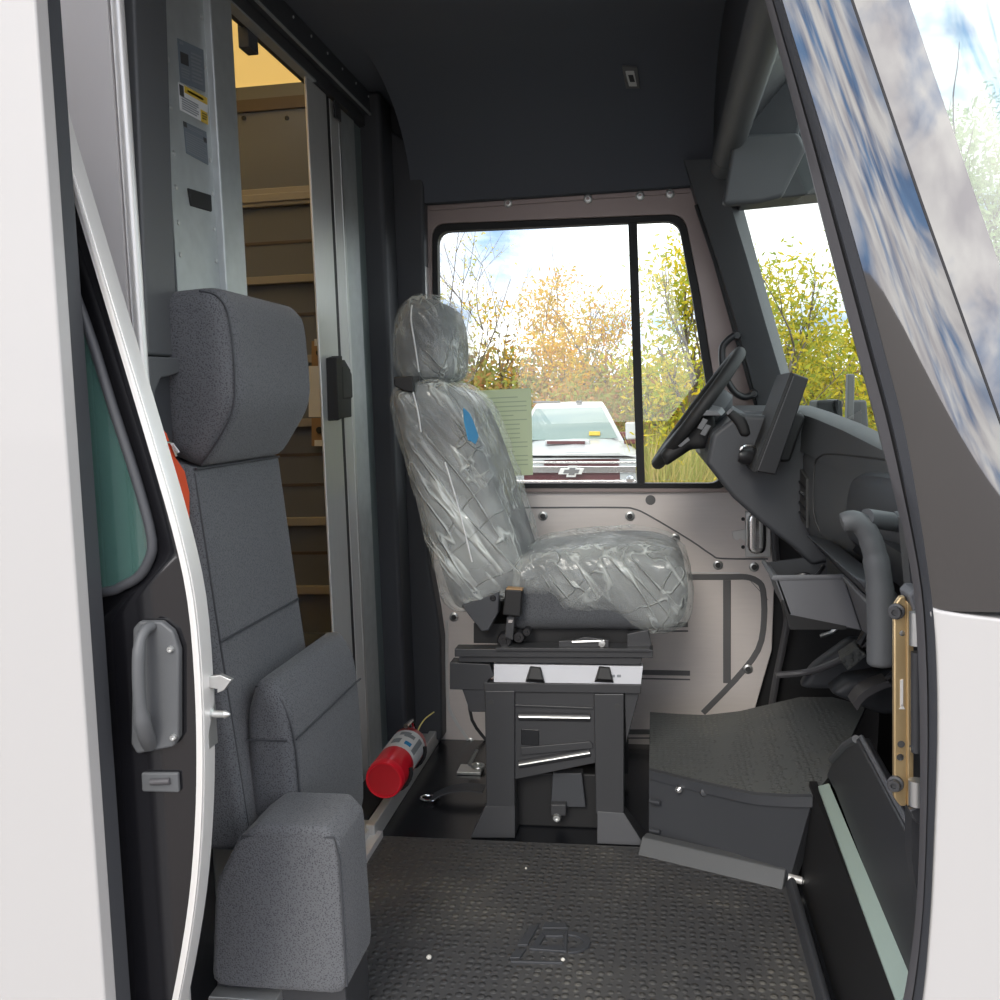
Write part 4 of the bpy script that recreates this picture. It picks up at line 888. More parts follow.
MB().loft([[at(a, b, Y=2.56) for a, b in ((700, 409), (718, 412), (722, 416), (702, 416))], [at(a, b, Y=2.66) for a, b in ((704, 403), (722, 407), (726, 412), (706, 411))]]).build('spoke_trim', 'greyplastic', sw, bevel=.003)
for a, b in ((700, 424), (703, 430)): MB().prism(xz([(a-3, b+4), (a+3, b-6), (a+8, b-4), (a+2, b+6)], 2.56), 'Y', 2.552, 2.562).build('wheel_button', 'greyplastic', sw, bevel=.001)
MB().prism(xz([(678, 446), (688, 437), (690, 440), (681, 447)], 2.57), 'Y', 2.562, 2.572).build('wheel_badge', 'greyplastic', sw, bevel=.001)
MB().pillow(xz([(660, 452), (700, 408), (712, 415), (716, 436), (704, 447), (690, 448), (666, 464)], 2.7), 2.60, 2.92, .02, sm=lambda p: round_poly(p, 3, .25)).build('lower_cover', 'black', sw)
MB().tube([hub, hub-nn_*.13], [.06, .07], 16).build('column', 'plastic2', sw)
sk = thing('column_stalk', 'short black lever on the steering column next to the wheel', 'lever', at(740, 425, Y=2.5))
MB().pillow(xz([(726, 414), (731, 408), (745, 417), (749, 425), (751, 434), (747, 437), (741, 436), (735, 424)], 2.44), 2.44, 2.475, .01, sm=lambda p: round_poly(p, 3, .4)).build('paddle', 'black', sk)
MB().prism(xz([(726, 413), (731, 408.5), (733, 410), (728, 415)], 2.435), 'Y', 2.434, 2.44).build('tip', 'greyplastic', sk)
MB().tube([at(744, 436, Y=2.46), at(746, 437, Y=2.6)], .012, 8).build('root', 'black', sk)
gs = thing('gear_selector', 'shiny black selector knob with silver collar beneath the tablet screen', 'selector', at(750, 457, Y=2.4))
MB().tube([at(739, 455, Y=2.40), at(744, 456, Y=2.40), at(762, 460, Y=2.42)], [.016, .02, .017], 14).build('knob', 'blackgloss', gs)
MB().tube(cat_rom([at(740, 450, Y=2.385), at(744, 446, Y=2.385), at(752, 446, Y=2.39), at(759, 449, Y=2.40)], 4), .004, 6).build('collar', 'chrome', gs)
# tablet
tb = thing('tablet_screen', 'slim black tablet screen seen from its edge on the dashboard', 'screen', at(775, 474, Y=2.3))
YS = 2.28
sc4 = xz([(793.5, 373), (809, 378.5), (776, 475), (757, 472)], YS)
MB().prism(sc4, 'Y', YS, 2.52).build('case', 'blackgloss', tb, bevel=.004)
a4 = xz([(790.5, 372), (794.0, 373.3), (757, 472.5), (753, 471.5)], YS)
MB().prism(a4, 'Y', YS-.004, 2.524).build('bezel', 'black', tb, bevel=.002)
MB().prism(xz([(793, 376), (794, 376.4), (758.5, 470), (757.5, 470)], YS), 'Y', YS-.0052, YS-.003).build('screen_edge', 'seal', tb)
MB().prism(xz([(793, 410), (806, 416), (790, 462), (775, 462)], YS+.1), 'Y', YS+.1, 2.48).build('mount', 'black', tb, bevel=.008)
# ------------------------------------------------------------------ grab handle and hinge on the kerb side
gh = thing('grab_handle', 'bulky dark grey grab handle bent down from the dashboard end', 'grab handle', at(882, 668, Y=1.7))
G = lambda a, b: at(a, b, Y=1.62)
MB().tube(cat_rom([G(842, 523), G(852, 521), G(863, 526), G(871, 541), G(876, 560), G(880, 590), G(881, 620), G(881, 650), G(881, 662), G(881, 667)], 4), [.015, .0165, .017, .0172]+[.0175]*4+[.018]*4+[.019]*4+[.021]*4+[.0225]*13+[.021, .018, .012, .006], 16).build('grip', 'plastic', gh)
MB().tube([G(866, 518), at(894, 522, Y=1.66)], .0155, 14).build('mounting_arm', 'plastic', gh)
MB().lathe([(.018, 0), (.018, .012), (.014, .02)], at(893, 522, Y=1.66), (1, .2, 0), 14).build('arm_cap', 'plastic2', gh)
hg = thing('door_hinge_bracket', 'gold coloured steel bracket with bolts beside the grab handle', 'bracket', at(905, 806, Y=1.36))
Y_ = 1.36
MB().prism(xz([(894, 606), (900, 597), (905, 596), (908, 604), (908, 790), (907, 806), (901, 807), (894, 798)], Y_), 'Y', Y_, Y_+.012).build('plate', 'gold', hg, bevel=.0025)
MB().prism(xz([(906, 600), (913, 607), (913, 800), (907, 806)], Y_), 'Y', Y_-.004, Y_+.02).build('flange', 'gold', hg, bevel=.002)
for a, b in ((897, 611), (896, 783)):
    MB().lathe([(.011, 0), (.011, .005), (.008, .006), (.008, .014), (.004, .014), (.004, .010), (0, .010)], at(a, b, Y=Y_), (-.5, -1, 0), 16).build('bolt', 'blackmetal', hg)
for a, b, r in ((902, 633, .004), (901, 744, .005), (900, 757, .005)): MB().lathe([(r*.8, 0), (r, .001), (0, .0012)], at(a, b, Y=Y_-.0003), (0, -1, 0), 12).build('hole', 'ink' if b == 744 else 'chrome', hg)
MB().prism(xz([(900, 680), (903, 679), (903, 706), (900, 706)], Y_), 'Y', Y_-.001, Y_).build('slot', 'edge', hg)
MB().prism(xz([(899, 709), (902, 704), (905, 709)], Y_), 'Y', Y_-.001, Y_).build('triangle_mark', 'edge', hg)
dc = thing('door_check', 'silver and black door check rod behind the gold bracket', 'door check', at(918, 780, Y=1.33))
D = lambda a, b: at(a, b, Y=1.33)
MB().tube([D(917, 612), D(917, 645)], .010, 12).build('rod_end', 'zinc', dc); MB().tube([D(917, 652), D(917, 752)], .008, 10).build('sleeve', 'blackmetal', dc); MB().tube([D(917, 780), D(917, 805)], .011, 12).build('rod_end', 'zinc', dc)
MB().tube([D(910, 748), D(917, 748)], .004, 8).build('pin', 'chrome', dc)
MB().prism(xz([(906, 594), (912, 588), (920, 588), (922, 612), (912, 612)], 1.36), 'Y', 1.345, 1.40).build('pivot_housing', 'greyplastic', dc, bevel=.003)
MB().prism(xz([(906, 806), (922, 800), (922, 822), (912, 818)], 1.36), 'Y', 1.345, 1.40).build('pivot_housing', 'blackmetal', dc, bevel=.003)
w = MB().prism(xz([(905, 520), (935, 520), (935, 1010), (912, 860), (912, 600)], 1.40), 'Y', 1.40, 1.44).build('trim_14', 'blackmetal'); tag(w, 'dark door jamb panel behind the gold bracket', 'jamb', kind=S)
# ================================================================== front pillars, seal, fender, windscreen
Ln = [(765, 0), (797, 120), (827, 240), (856, 350), (880, 440), (909, 560), (917, 640), (920, 740), (919, 850), (914, 930), (903, 1000), (885, 1080), (868, 1150)]
Rn = [(779, 0), (816, 120), (852, 240), (882, 350), (905, 440), (927, 575), (934, 650), (935, 740), (931, 860), (927, 930), (920, 1000), (905, 1080), (890, 1150)]
Ln = [(728, -140)]+Ln; Rn = [(740, -140)]+Rn
l3 = cat_rom([at(a, b, Y=YN+.03) for a, b in Ln], 4); r3 = cat_rom([at(a, b, Y=YN) for a, b in Rn], 4)
sl = thing('trim_15', 'ribbed grey rubber seal along the front edge of the door opening', 'seal', at(920, 1000, Y=YN), kind=S)
def strip2(t0, t1, out): 
    return [[a.lerp(b, t0), a.lerp(b, t0)+Vector((0, -out, 0)), a.lerp(b, t1)+Vector((0, -out, 0)), a.lerp(b, t1)] for a, b in zip(l3, r3)]
MB().loft(strip2(0, .42, .006)).build('inner_lip', 'seal', sl, ang=.5)
MB().loft(strip2(.36, .62, .002)).build('gutter', 'black', sl, ang=.5)
MB().loft(strip2(.58, 1.0, .008)).build('outer_lip', 'plastic2', sl, ang=.5)
# gloss black pillar: convex skin between the seal and the windscreen seam
def zline(pts, Y):
    P = [at(a, b, Y=Y) for a, b in pts]
    def fx_(z):
        for i in range(len(P)-1):
            if P[i].z >= z >= P[i+1].z or i == len(P)-2:
                t = (z-P[i].z)/(P[i+1].z-P[i].z); return P[i].x+(P[i+1].x-P[i].x)*t
    def g(z):
        if z > P[0].z:
            t = (z-P[0].z)/(P[1].z-P[0].z); return P[0].x+(P[1].x-P[0].x)*t
        return fx_(z)
    return g
x_seal = zline(Rn, YN); x_seam = zline([(851, 0), (923, 210), (1000, 424)], YN)
zs = [2.25-.02*i for i in range(68)]
zbot = at(960, 611, Y=YN).z
zs = [z for z in zs if z > zbot+.005]+[zbot]
pil = MB()
rows = []
for z in zs:
    a, b = x_seal(z), x_seam(z); row = []
    for j in range(11):
        t = j/10; row.append(Vector((a+(b-a)*t, YN+.002-.008*math.sin(PI*t), z)))
    rows.append(row+[Vector((b, YN+.06, z)), Vector((a, YN+.06, z))])
pil.loft(rows)
w = pil.build('trim_16', 'gloss', ang=.6); tag(w, 'gloss black front pillar panel reflecting clouds', 'pillar', kind=S)
# windscreen: wraps round from the kerb-side seam to the far pillar
def wsx(z, s): return x_seam(z)+.004+.62*(math.sin(PI*min(1, max(0, s))))**.55*(1-.0*s)
def wpt(z, s):
    Y = YN+.004+(3.36-YN)*s
    return Vector((x_seam(z)+.004+.46*(1-abs(2*s-1)**2.6), Y, z))
ss0 = [0, .008, .016, .024, .032]; 
x_fr = zline([(905, 0), (952, 130), (1002, 275)], YN+.05)
sm = .040
zw = [2.2-.03*i for i in range(44)]; zw = [z for z in zw if z > .93]
fr = MB().loft([[wpt(z, s) for s in [sm*q/5 for q in range(6)]]+[wpt(z, s)+Vector((-.004, .006, 0)) for s in [sm*q/5 for q in range(5, -1, -1)]] for z in zw]).build('trim_17', 'gloss', ang=.6)
tag(fr, 'gloss black painted border of the windscreen next to the pillar', 'windscreen border', kind=S)
sg = [sm+(1-sm)*(q/30) for q in range(31)]
wsn = MB().loft([[wpt(z, s) for s in sg] for z in zw], closed=False, caps=False).build('window_1', 'windshield', ang=3)
tag(wsn, 'curved windscreen glass between the pillars', 'windscreen', kind=S)
w = MB().tube([Vector((x_seam(z)+.001, YN+.006, z)) for z in zs], .0035, 8).build('trim_18', 'black'); tag(w, 'thin black gap line between pillar and windscreen', 'gap', kind=S)
# white front fender
fr_ = cat_rom([at(a, b, Y=YN) for a, b in [(929, 609), (934, 650), (936, 740), (932, 860), (928, 930), (921, 1000), (906, 1080), (890, 1150)]], 4)
top = [at(a, b, Y=YN) for a, b in ((1100, 628), (1000, 618), (960, 613), (940, 610), (933, 608))]
pf = [(p.x, p.z) for p in top]+[(p.x, p.z) for p in fr_]+[(at(890, 1150, Y=YN).x, -.4), (top[0].x+.3, -.4), (top[0].x+.3, top[0].z)]
w = MB().prism(pf, 'Y', YN-.006, YN+.04).build('wall_fender', 'white', bevel=.008, seg=4); tag(w, 'white painted front fender under the gloss black pillar', 'body panel', kind=S)
w = MB().prism([(p[0]+.0, p[1]) for p in ((.42, .86), (1.4, .86), (1.4, .93), (.42, .92))], 'Y', YN+.05, 3.3).build('trim_19', 'blackgloss'); tag(w, 'black scuttle under the windscreen', 'scuttle', kind=S)
# far front pillar trim
lf_p = [at(a, b, Y=3.21) for a, b in ((684, 160), (695, 195), (716, 255), (737, 325), (758, 405), (764, 440))]
md_p = [at(a, b, Y=3.15) for a, b in ((722, 160), (729, 200), (746, 255), (766, 325), (784, 385), (790, 440))]
rt_p = [at(a, b, Y=3.22) for a, b in ((734, 160), (742, 203), (757, 258), (776, 325), (795, 392), (806, 440))]
w = MB().loft([[a, a.lerp(b, .6)+Vector((0, -.008, 0)), b, c, Vector((c.x, 3.34, c.z)), Vector((a.x, 3.34, a.z))] for a, b, c in zip(lf_p, md_p, rt_p)]).build('trim_20', 'plastic', ang=.5); tag(w, 'dark grey inner pillar trim at the far front corner', 'pillar trim', kind=S)
w = MB().tube([at(a, b, Y=3.22) for a, b in ((696, 205), (715, 262), (737, 340), (757, 408), (763, 440))], .006, 8).build('trim_21', 'black'); tag(w, 'thin black seal between far pillar trim and far door', 'seal', kind=S)
gf = thing('pillar_handle', 'black loop handle on the far pillar behind the steering wheel', 'handle', at(740, 395, Y=3.18))
MB().tube(cat_rom([at(a, b, Y=3.16) for a, b in ((735, 335), (727, 341), (722, 350), (724, 372), (733, 390), (744, 397), (755, 394))], 4), .011, 10).build('grip', 'blackgloss', gf)
for a, b in ((736, 336), (753, 394)): MB().lathe([(.016, 0), (.014, .02), (.01, .04)], at(a, b, Y=3.19), (0, -1, 0), 12).build('foot', 'blackgloss', gf)
# header over the windscreen: padded tube and visor
hx = at(722, 190, Y=2.9)
cx, cz_, rr = .215, 1.895, .040
t = thing('trim_22', 'rounded padded beam over the windscreen', 'padded beam', (cx, 2.2, cz_), kind=S)
MB().tube([(cx, 2.92, cz_), (cx, 1.25, cz_)], rr, 24).build('beam', 'plastic', t)
MB().lathe([(rr*.995, 0), (rr*.99, .1), (rr*.93, .15), (rr*.75, .18), (0, .19)], (cx, 2.925, cz_), (0, 1, 0), 24).build('beam_end', 'plastic', t)
w = MB().prism([(cx-.02, 2.22), (.5, 2.22), (.5, 2.19), (cx+.04, cz_+.02), (cx-.02, cz_+.03)], 'Y', 1.26, 3.3).build('trim_23', 'plastic2'); tag(w, 'dark roof panel ahead of the padded beam', 'roof panel', kind=S)
sv = thing('sun_visor', 'dark grey folded sun visor hanging over the windscreen', 'sun visor', (cx+.1, 2.75, cz_))
v4 = [at(a, b, Y=2.72) for a, b in ((733, 136), (798, 134), (806, 150), (782, 198), (760, 204), (722, 206))]
MB().prism([(p.x, p.z) for p in v4], 'Y', 2.70, 2.745).build('panel', 'plastic', sv, bevel=.012)
v5 = [at(a, b, Y=2.72) for a, b in ((740, 30), (815, 30), (800, 136), (733, 138))]
w = MB().prism([(p.x, p.z) for p in v5], 'Y', 2.74, 2.80).build('trim_24', 'plastic2', bevel=.01); tag(w, 'dark panel above the folded sun visor', 'panel', kind=S)
w = MB().prism(xz([(745, 120), (850, 120), (850, 194), (740, 205)], 3.1), 'Y', 3.05, 3.2).build('trim_25', 'plastic', bevel=.006); tag(w, 'dark lower edge of the roof over the windscreen', 'trim', kind=S)
# reading lamp
def cove(px, py):
    best = None
    for i in range(200):
        q = PI/2*i/199; Y_c, z_c = 2.75+.5*math.sin(q), 1.9+.315*math.cos(q)
        p = at(px, py, Y=Y_c)
        if best is None or abs(p.z-z_c) < best[0]: best = (abs(p.z-z_c), p, Vector((0, -math.sin(q)*.5, -math.cos(q))).normalized())
    return best[1], best[2]
cl_ = thing('ceiling_lamp', 'small oblong lamp with grey rim in the roof liner', 'lamp', cove(630, 75)[0])
for pts, nm, mt, d0, d1 in (([(622, 65), (637, 66), (640, 87), (626, 87)], 'rim', 'groove', 0, .006), ([(625, 68), (634, 68.5), (637, 84), (629, 84)], 'lens', 'zinc', .006, .009), ([(628, 72), (633, 72), (635, 79), (630, 79)], 'switch', 'ink', .009, .011)):
    q = [cove(a, b) for a, b in pts]
    MB().hexa([p+n_*d0 for p, n_ in q], [p+n_*d1 for p, n_ in q]).build(nm, mt, cl_, bevel=.001)
# ================================================================== outdoors
GZ = -.85
g = MB().box(-120, 120, -90, 140, GZ-.1, GZ).build('ground', 'asphalt'); tag(g, 'grey asphalt yard around the van', 'ground', kind=S)
# mirror ahead of the far pillar
mr = thing('side_mirror', 'black outside mirror on a post beyond the windscreen', 'mirror', at(830, 440, Y=3.7))
MB().prism(xz([(816, 400), (834, 400), (837, 440), (814, 436)], 3.7), 'Y', 3.68, 3.86).build('housing', 'black', mr, bevel=.01)
MB().prism(xz([(836, 399), (841, 401), (843, 442), (837, 440)], 3.66), 'Y', 3.64, 3.86).build('housing_edge', 'blackgloss', mr, bevel=.004)
MB().tube([at(838, 424, Y=3.72), at(842, 452, Y=3.6)], .015, 10).build('arm', 'black', mr)
mp_ = thing('mirror_post', 'grey plastic post with pale box seen through the windscreen beside the black mirror', 'post', at(848, 440, Y=3.9))
MB().prism(xz([(847, 374), (854, 374), (853, 420), (846, 420)], 3.9), 'Y', 3.88, 3.93).build('post', 'groove', mp_, bevel=.006)
MB().prism(xz([(850, 400), (868, 400), (870, 428), (848, 426)], 3.9), 'Y', 3.92, 3.98).build('box', 'seal', mp_, bevel=.01)
# ---------------------------------------------------------------- pickup truck
YT0 = 15.2
tk = thing('pickup_truck', 'white pickup truck with hood scoop and chrome grille parked facing the van', 'truck', at(572, 520, Y=YT0))
cxp = 573
def tp(a, b, y=YT0, mirror=True): return at(a, b, Y=y)
def sym(pts, y, cxp=573):                                  # half outline (right half) -> full outline about the truck's middle
    R_ = [at(a, b, Y=y) for a, b in pts]; c = at(cxp, pts[0][1], Y=y).x
    return [(p.x, p.z) for p in R_]+[(2*c-p.x, p.z) for p in R_[::-1]]
MB().prism(sym([(cxp, 452), (606, 453), (622, 458), (634, 464), (637, 480), (637, 540), (cxp, 545)], YT0), 'Y', YT0+.05, YT0+1.9).build('body', 'truckwhite', tk, bevel=.06)
MB().loft([[Vector((a, YT0-.02, b)) for a, b in sym([(cxp, 454), (618, 453), (637, 458), (cxp, 459)], YT0)], [Vector((a, YT0+.7, b)) for a, b in sym([(cxp, 445), (612, 446), (637, 451), (cxp, 460)], YT0+.7)], [Vector((a, YT0+1.6, b)) for a, b in sym([(cxp, 438), (610, 438), (633, 447), (cxp, 460)], YT0+1.6)]]).build('hood', 'truckwhite', tk, ang=.5)
sx_ = lambda x0, x1, y0, y1, yy, d, nm, mt, bv=.01: MB().prism([(at(x0, y0, Y=yy).x, at(x0, y0, Y=yy).z), (at(x1, y0, Y=yy).x, at(x1, y0, Y=yy).z), (at(x1, y1, Y=yy).x, at(x1, y1, Y=yy).z), (at(x0, y1, Y=yy).x, at(x0, y1, Y=yy).z)], 'Y', yy-d, yy+.1).build(nm, mt, tk, bevel=bv)
sx_(545, 590, 440, 444.5, YT0+.9, .08, 'hood_scoop', 'truckwhite', .02); sx_(547, 585, 441, 444, YT0+.8, .02, 'scoop_opening', 'grille', 0)
sx_(509, 637, 455, 458.5, YT0, .02, 'hood_edge', 'truckwhite')
sx_(512, 620, 459, 489, YT0+.02, .0, 'grille', 'grille', 0)
for y0, y1 in ((461.5, 463.5), (466, 472.5), (480, 482)): sx_(512, 636, y0, y1, YT0, .05 if y1-y0 > 4 else .02, 'grille_bar', 'chrome', .008)
for a in (602, 510): sx_(a+16 if a < 550 else a+17, a+36 if a > 550 else a+34, 459, 467, YT0, .0, 'headlamp', 'lamp', .01)
sx_(620, 636, 473, 485, YT0, .01, 'headlamp', 'lamp', .01)
sx_(509, 524, 473, 485, YT0, .01, 'headlamp', 'lamp', .01)
MB().lathe([(.07, 0), (.06, .03), (0, .04)], at(630, 479, Y=YT0-.02), (0, -1, 0), 16).build('lamp_bulb', 'chrome', tk)
sx_(509, 638, 486, 520, YT0, .15, 'bumper', 'chrome', .03)
# cross shaped emblem
bw = [(-15, -3.5), (-6.5, -3.5), (-5.5, -7), (6, -7), (5, -3.5), (14, -3.5), (11, 3.5), (4.5, 3.5), (3.5, 7), (-8, 7), (-7, 3.5), (-18, 3.5)]
for sc_, nm, mt, d in ((.80, 'emblem', 'edge', .09), (.52, 'emblem_inlay', 'groove', .10)):
    MB().prism(xz([(573+a*sc_, 471+b*sc_) for a, b in bw], YT0), 'Y', YT0-d, YT0-.03).build(nm, mt, tk)
cab = lambda y, pts: [Vector((a, y, b)) for a, b in sym(pts, y, 569)]
MB().loft([cab(YT0+1.6, [(569, 441), (624, 441), (625, 475), (569, 475)]), cab(YT0+2.5, [(569, 407), (606, 407), (617, 470), (569, 470)]), cab(YT0+3.0, [(569, 401.5), (602, 401.5), (612, 450), (569, 450)]), cab(YT0+5.2, [(569, 403), (596, 403), (604, 460), (569, 460)])]).build('cab', 'truckwhite', tk, ang=.5)
wsd = [cab(YT0+1.62, [(569, 439), (618, 439)]), cab(YT0+2.5, [(569, 408), (602, 408)])]
ws4 = [Vector((p.x, p.y-.12, p.z+.02)) for p in (wsd[0][1], wsd[0][2], wsd[1][2], wsd[1][1])]
MB().hexa(ws4, [p+Vector((0, .03, 0)) for p in ws4]).build('windscreen', mat('truck_windscreen', (.20, .27, .25, 1), .12, ior=1.4), tk, bevel=.01)
sx_(589, 600, 431.5, 435.5, YT0+1.55, .0, 'dash_note', 'yellow', .005)
sx_(576, 582, 400.5, 403.5, YT0+2.7, .0, 'roof_aerial', 'groove', .01)
sx_(533, 560, 401.0, 403, YT0+2.6, .0, 'roof_marker', 'groove', .01)
for s in (1, -1):
    xx = at(573+s*59, 430, Y=YT0+1.7)
    MB().box(xx.x-.11, xx.x+.11, xx.y-.1, xx.y+.1, xx.z-.16, xx.z+.14).build('mirror', 'truckwhite', tk, bevel=.03)
    MB().tube([Vector((xx.x, xx.y, xx.z-.1)), Vector((xx.x-s*.25, xx.y+.1, xx.z-.2))], .03, 8).build('mirror_arm', 'black', tk)
c_ = at(cxp, 470, Y=YT0).x
for s in (-1, 1):
    for y in (YT0+.9, YT0+4.6):
        MB().lathe([(.2, -.13), (.40, -.13), (.42, -.1), (.42, .1), (.40, .13), (.2, .13)], (c_+s*.85, y, GZ+.42), (1, 0, 0), 20).build('wheel', 'black', tk)
MB().box(c_-.95, c_+.95, YT0+.1, YT0+6.3, GZ+.4, GZ+1.0).build('lower_body', 'truckwhite', tk, bevel=.05)
rb = thing('trailer', 'dark red machine part behind the white pickup truck', 'trailer', at(628, 470, Y=18.2))
MB().prism(xz([(614, 432), (644, 432), (644, 444), (614, 444)], 18.2), 'Y', 18.15, 18.4).build('box', 'wood_dark', rb, bevel=.03)
MB().prism(xz([(626, 444), (632, 444), (632, 530), (626, 530)], 18.2), 'Y', 18.2, 18.35).build('leg', 'black', rb)
# ---------------------------------------------------------------- trees and brush
def leaves(mb, c, sp, n, size, rnd):
    for _ in range(n):
        p = Vector((c[0]+rnd.gauss(0, sp[0]), c[1]+rnd.gauss(0, sp[1]), c[2]+rnd.gauss(0, sp[2])))
        if p.z < GZ+.05: p.z = GZ+.05+rnd.random()*.2
        a = Vector((rnd.gauss(0, 1), rnd.gauss(0, 1), rnd.gauss(0, 1))).normalized(); b = a.orthogonal().normalized()
        s = size*.72*(.6+.8*rnd.random())
        mb.add([p-a*s, p-b*s*.45, p+a*s, p+b*s*.45], [(0, 1, 2, 3)])
def tree(px, base, top, Y, width, mt, n, label, size=.10, trunk=.07, seed=0, low=.35, name='tree', spread=1.0, stems=1, group='trees behind the yard'):
    rnd = random.Random(seed); b0 = at(px, base, Y=Y); b0.z = GZ; t0 = at(px, top, Y=Y)
    hgt = t0.z-GZ; wd = width/F*Y/2
    t = thing(name, label, 'tree', b0, group)
    mb = MB(); tips = []
    def branch(p, d, ln, r, lv):
        pts = [p]; q = p.copy(); dd_ = d.copy()
        for i in range(4):
            dd_ = (dd_+Vector((rnd.gauss(0, .10), rnd.gauss(0, .10), .05))).normalized(); q = q+dd_*ln/4; pts.append(q.copy())
        mb.tube(pts, [r, r*.85, r*.7, r*.55, r*.4], 5)
        tips.append((q.copy(), lv)); tips.append((pts[2].copy(), lv))
        if lv < 3:
            for _ in range(rnd.choice((2, 3, 3)) if lv else 5):
                k_ = rnd.choice((1, 2, 3, 4)) if lv else rnd.choice((2, 3, 3, 4))
                ang_ = rnd.random()*2*PI; sp_ = rnd.uniform(.45, .95)
                nd = (dd_+Vector((math.cos(ang_)*sp_, math.sin(ang_)*sp_, rnd.uniform(-.05, .45)))).normalized()
                branch(pts[k_], nd, ln*rnd.uniform(.5, .72), r*.5, lv+1)
    for s in range(stems):
        o = Vector((rnd.gauss(0, .5), rnd.gauss(0, .4), 0)) if stems > 1 else Vector((0, 0, 0))
        branch(b0+o, Vector((rnd.gauss(0, .08), rnd.gauss(0, .08), 1)).normalized(), hgt*.62, trunk, 0)
    mb.build('trunk', 'bark', t, ang=3)
    lf_ = MB(); zl = GZ+hgt*low
    cand = [p for p, lv in tips if lv >= 2 and p.z > zl-.3 and p.z < t0.z]
    for i in range(n//12):
        if cand and rnd.random() < .6:
            p = rnd.choice(cand)
        else:
            u = rnd.uniform(-1, 1); v = rnd.uniform(0, 1); w_ = math.sqrt(max(0, 1-(2*v-1)**2))
            p = Vector((b0.x+u*wd*w_, Y+rnd.uniform(-.6, .6)*wd, zl+(t0.z-zl)*v))
        if abs(p.x-b0.x) > wd*1.3: continue
        leaves(lf_, p, (.22*spread, .22*spread, .17*spread), 12, size, rnd)
    lf_.build('foliage', mt, t, smooth=False)
G1 = 'trees behind the yard'
tree(470, 470, 225, 24, 70, 'leafpale', 420, 'nearly bare pale tree at the rear edge of the far window', .08, .04, 3, .5, stems=2)
tree(506, 470, 300, 26, 60, 'leafgold', 450, 'slender yellow tree just beside the bare pale tree', .085, .04, 5, .2)
tree(563, 470, 276, 25, 118, 'leafgold', 3000, 'broad golden tree above the white pickup truck', .085, .055, 8, .25)
tree(547, 470, 335, 23, 70, 'leafgold', 2200, 'low bright golden tree directly above the printed page', .08, .04, 55, .1)
tree(604, 470, 296, 28, 70, 'leafpale', 700, 'thin twiggy tree next to the broad golden tree', .09, .07, 12, .3, stems=2)
tree(693, 480, 236, 17, 100, 'leafgreen', 3600, 'leafy yellow green tree behind the small window beyond the steering wheel', .078, .08, 21, .12)
tree(655, 480, 360, 20, 60, 'leafgreen', 1800, 'low green bush tree beside the window mullion', .09, .05, 23, .05)
tree(768, 470, 268, 13, 90, 'leafgreen', 3800, 'yellow green tree seen through the windscreen beside the far pillar', .062, .06, 31, .1)
tree(835, 470, 335, 15, 90, 'leafgreen', 3600, 'shorter yellow green tree seen through the windscreen behind the black mirror', .065, .06, 35, .05)
tree(905, 470, 320, 18, 120, 'leafgreen', 3500, 'yellow green tree hidden mostly by the gloss black pillar', .1, .08, 37, .1)
tree(1010, 470, 85, 17, 110, 'leafmint', 6000, 'tall pale green tree seen through the curved windscreen', .10, .1, 41, .15)
tree(1110, 470, 60, 18, 150, 'leafmint', 4000, 'pale green tree farthest along the yard edge', .12, .1, 43, .15)
# brush and tall grass, far too many stems to count
rnd = random.Random(99)
br = MB()
for i in range(2600):
    px_ = rnd.uniform(410, 960); Y = rnd.uniform(24.5, 27)
    top_ = 372+20*noise.noise(Vector((px_*.015, 5, 0)))+rnd.gauss(0, 8)
    p = at(px_, rnd.uniform(top_, 480), Y=Y)
    leaves(br, p, (.3, .3, .3), 11, .15, rnd)
for i in range(1500):
    px_ = rnd.uniform(410, 960); Y = rnd.uniform(19, 24)
    top_ = 385+25*noise.noise(Vector((px_*.012, 1, 0)))+rnd.gauss(0, 8)
    p = at(px_, rnd.uniform(top_, 470), Y=Y)
    leaves(br, p, (.25, .25, .25), 11, .10, rnd)
o = br.build('brush', 'leafrust', smooth=False); tag(o, 'rust and green undergrowth along the far edge of the yard', 'brush', kind='stuff')
gr = MB()
for i in range(9000):
    px_ = rnd.uniform(400, 960); Y = rnd.uniform(15.5, 20) if px_ > 640 else rnd.uniform(18.5, 21)
    p = at(px_, 470, Y=Y); p.z = GZ; h_ = rnd.uniform(.7, 1.75); w_ = rnd.uniform(.008, .018)
    d = Vector((rnd.gauss(0, .22), rnd.gauss(0, .15), 1)).normalized(); s_ = Vector((1, 0, 0))*w_
    gr.add([p-s_, p+s_, p+d*h_*.6+s_*.8, p+d*h_+Vector((rnd.gauss(0, .12), 0, 0)), p+d*h_*.6-s_*.8], [(0, 1, 2, 3, 4)])
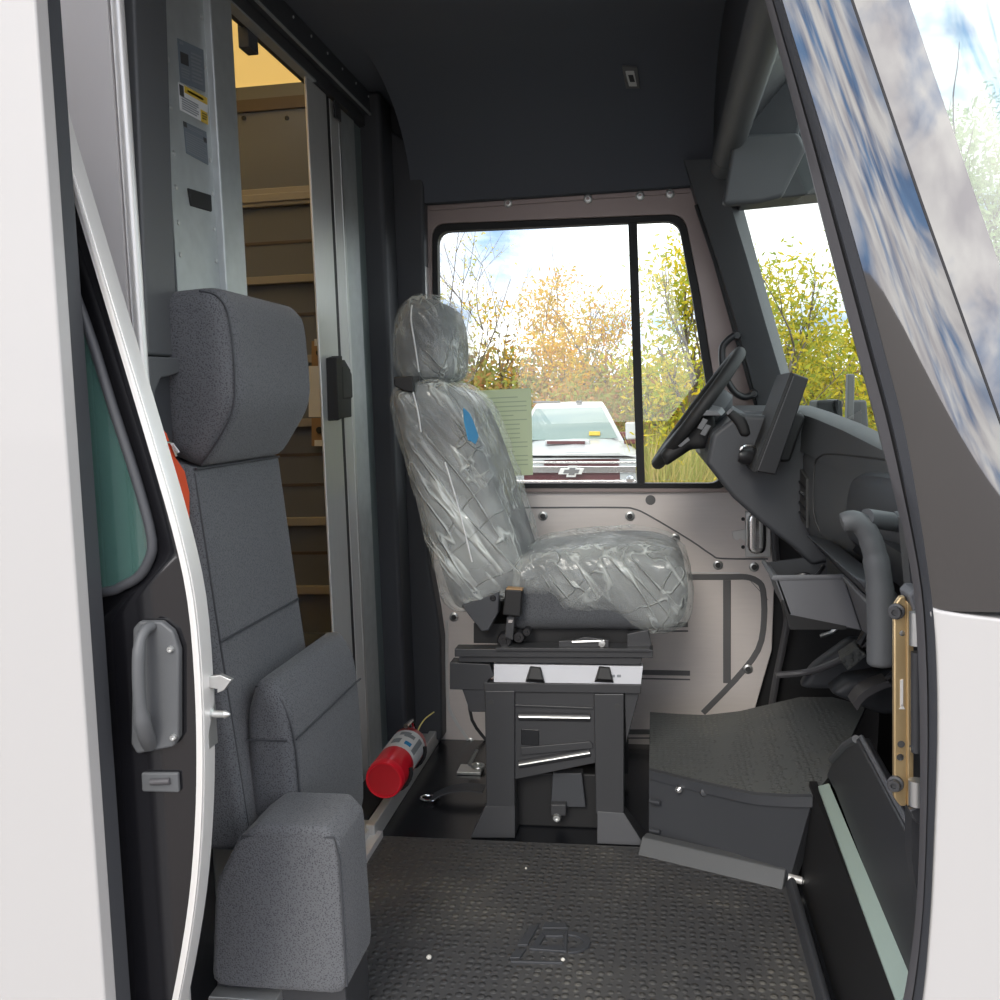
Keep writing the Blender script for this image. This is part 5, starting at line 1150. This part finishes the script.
o = gr.build('tall_grass', 'grass', smooth=False); tag(o, 'tall dry grass in front of the trees', 'grass', kind='stuff')
# ================================================================== sky and light
wd = bpy.data.worlds.new('sky'); bpy.context.scene.world = wd; wd.use_nodes = True
nt = wd.node_tree; L = nt.links.new; bg = nt.nodes['Background']
tc = N(nt, 'ShaderNodeTexCoord'); mp = N(nt, 'ShaderNodeMapping'); mp.inputs['Scale'].default_value = (1, 1, 2.6); L(tc.outputs['Generated'], mp.inputs[0])
n1 = N(nt, 'ShaderNodeTexNoise', Scale=4.2, Detail=7.0, Roughness=.55, Distortion=.3); L(mp.outputs[0], n1.inputs['Vector'])
cr = N(nt, 'ShaderNodeValToRGB'); e = cr.color_ramp.elements
e[0].position = .36; e[0].color = (.20, .34, .58, 1); e[1].position = .53; e[1].color = (1.0, .97, .94, 1)
e2 = e.new(.44); e2.color = (.58, .63, .74, 1)
L(n1.outputs['Fac'], cr.inputs[0])
n2 = N(nt, 'ShaderNodeTexNoise', Scale=6.5, Detail=5.0); L(mp.outputs[0], n2.inputs['Vector'])
c2_ = N(nt, 'ShaderNodeValToRGB'); c2_.color_ramp.elements[0].position = .35; c2_.color_ramp.elements[0].color = (.66, .65, .69, 1); c2_.color_ramp.elements[1].position = .6; c2_.color_ramp.elements[1].color = (1, 1, 1, 1)
L(n2.outputs['Fac'], c2_.inputs[0])
mx = N(nt, 'ShaderNodeMix', data_type='RGBA', blend_type='MULTIPLY'); mx.inputs['Factor'].default_value = 1
L(cr.outputs[0], mx.inputs['A']); L(c2_.outputs[0], mx.inputs['B']); L(mx.outputs['Result'], bg.inputs['Color'])
bg.inputs['Strength'].default_value = 2.2
sun = bpy.data.lights.new('sun', 'SUN'); sun.energy = 1.3; sun.angle = math.radians(20); sun.color = (1, .95, .86)
so = bpy.data.objects.new('sun', sun); C.objects.link(so)
so.rotation_euler = Vector((.10, .80, -.50)).to_track_quat('-Z', 'Y').to_euler()
vs = bpy.context.scene.view_settings
vs.view_transform = 'Standard'; vs.look = 'None'; vs.gamma = 1; vs.exposure = .48
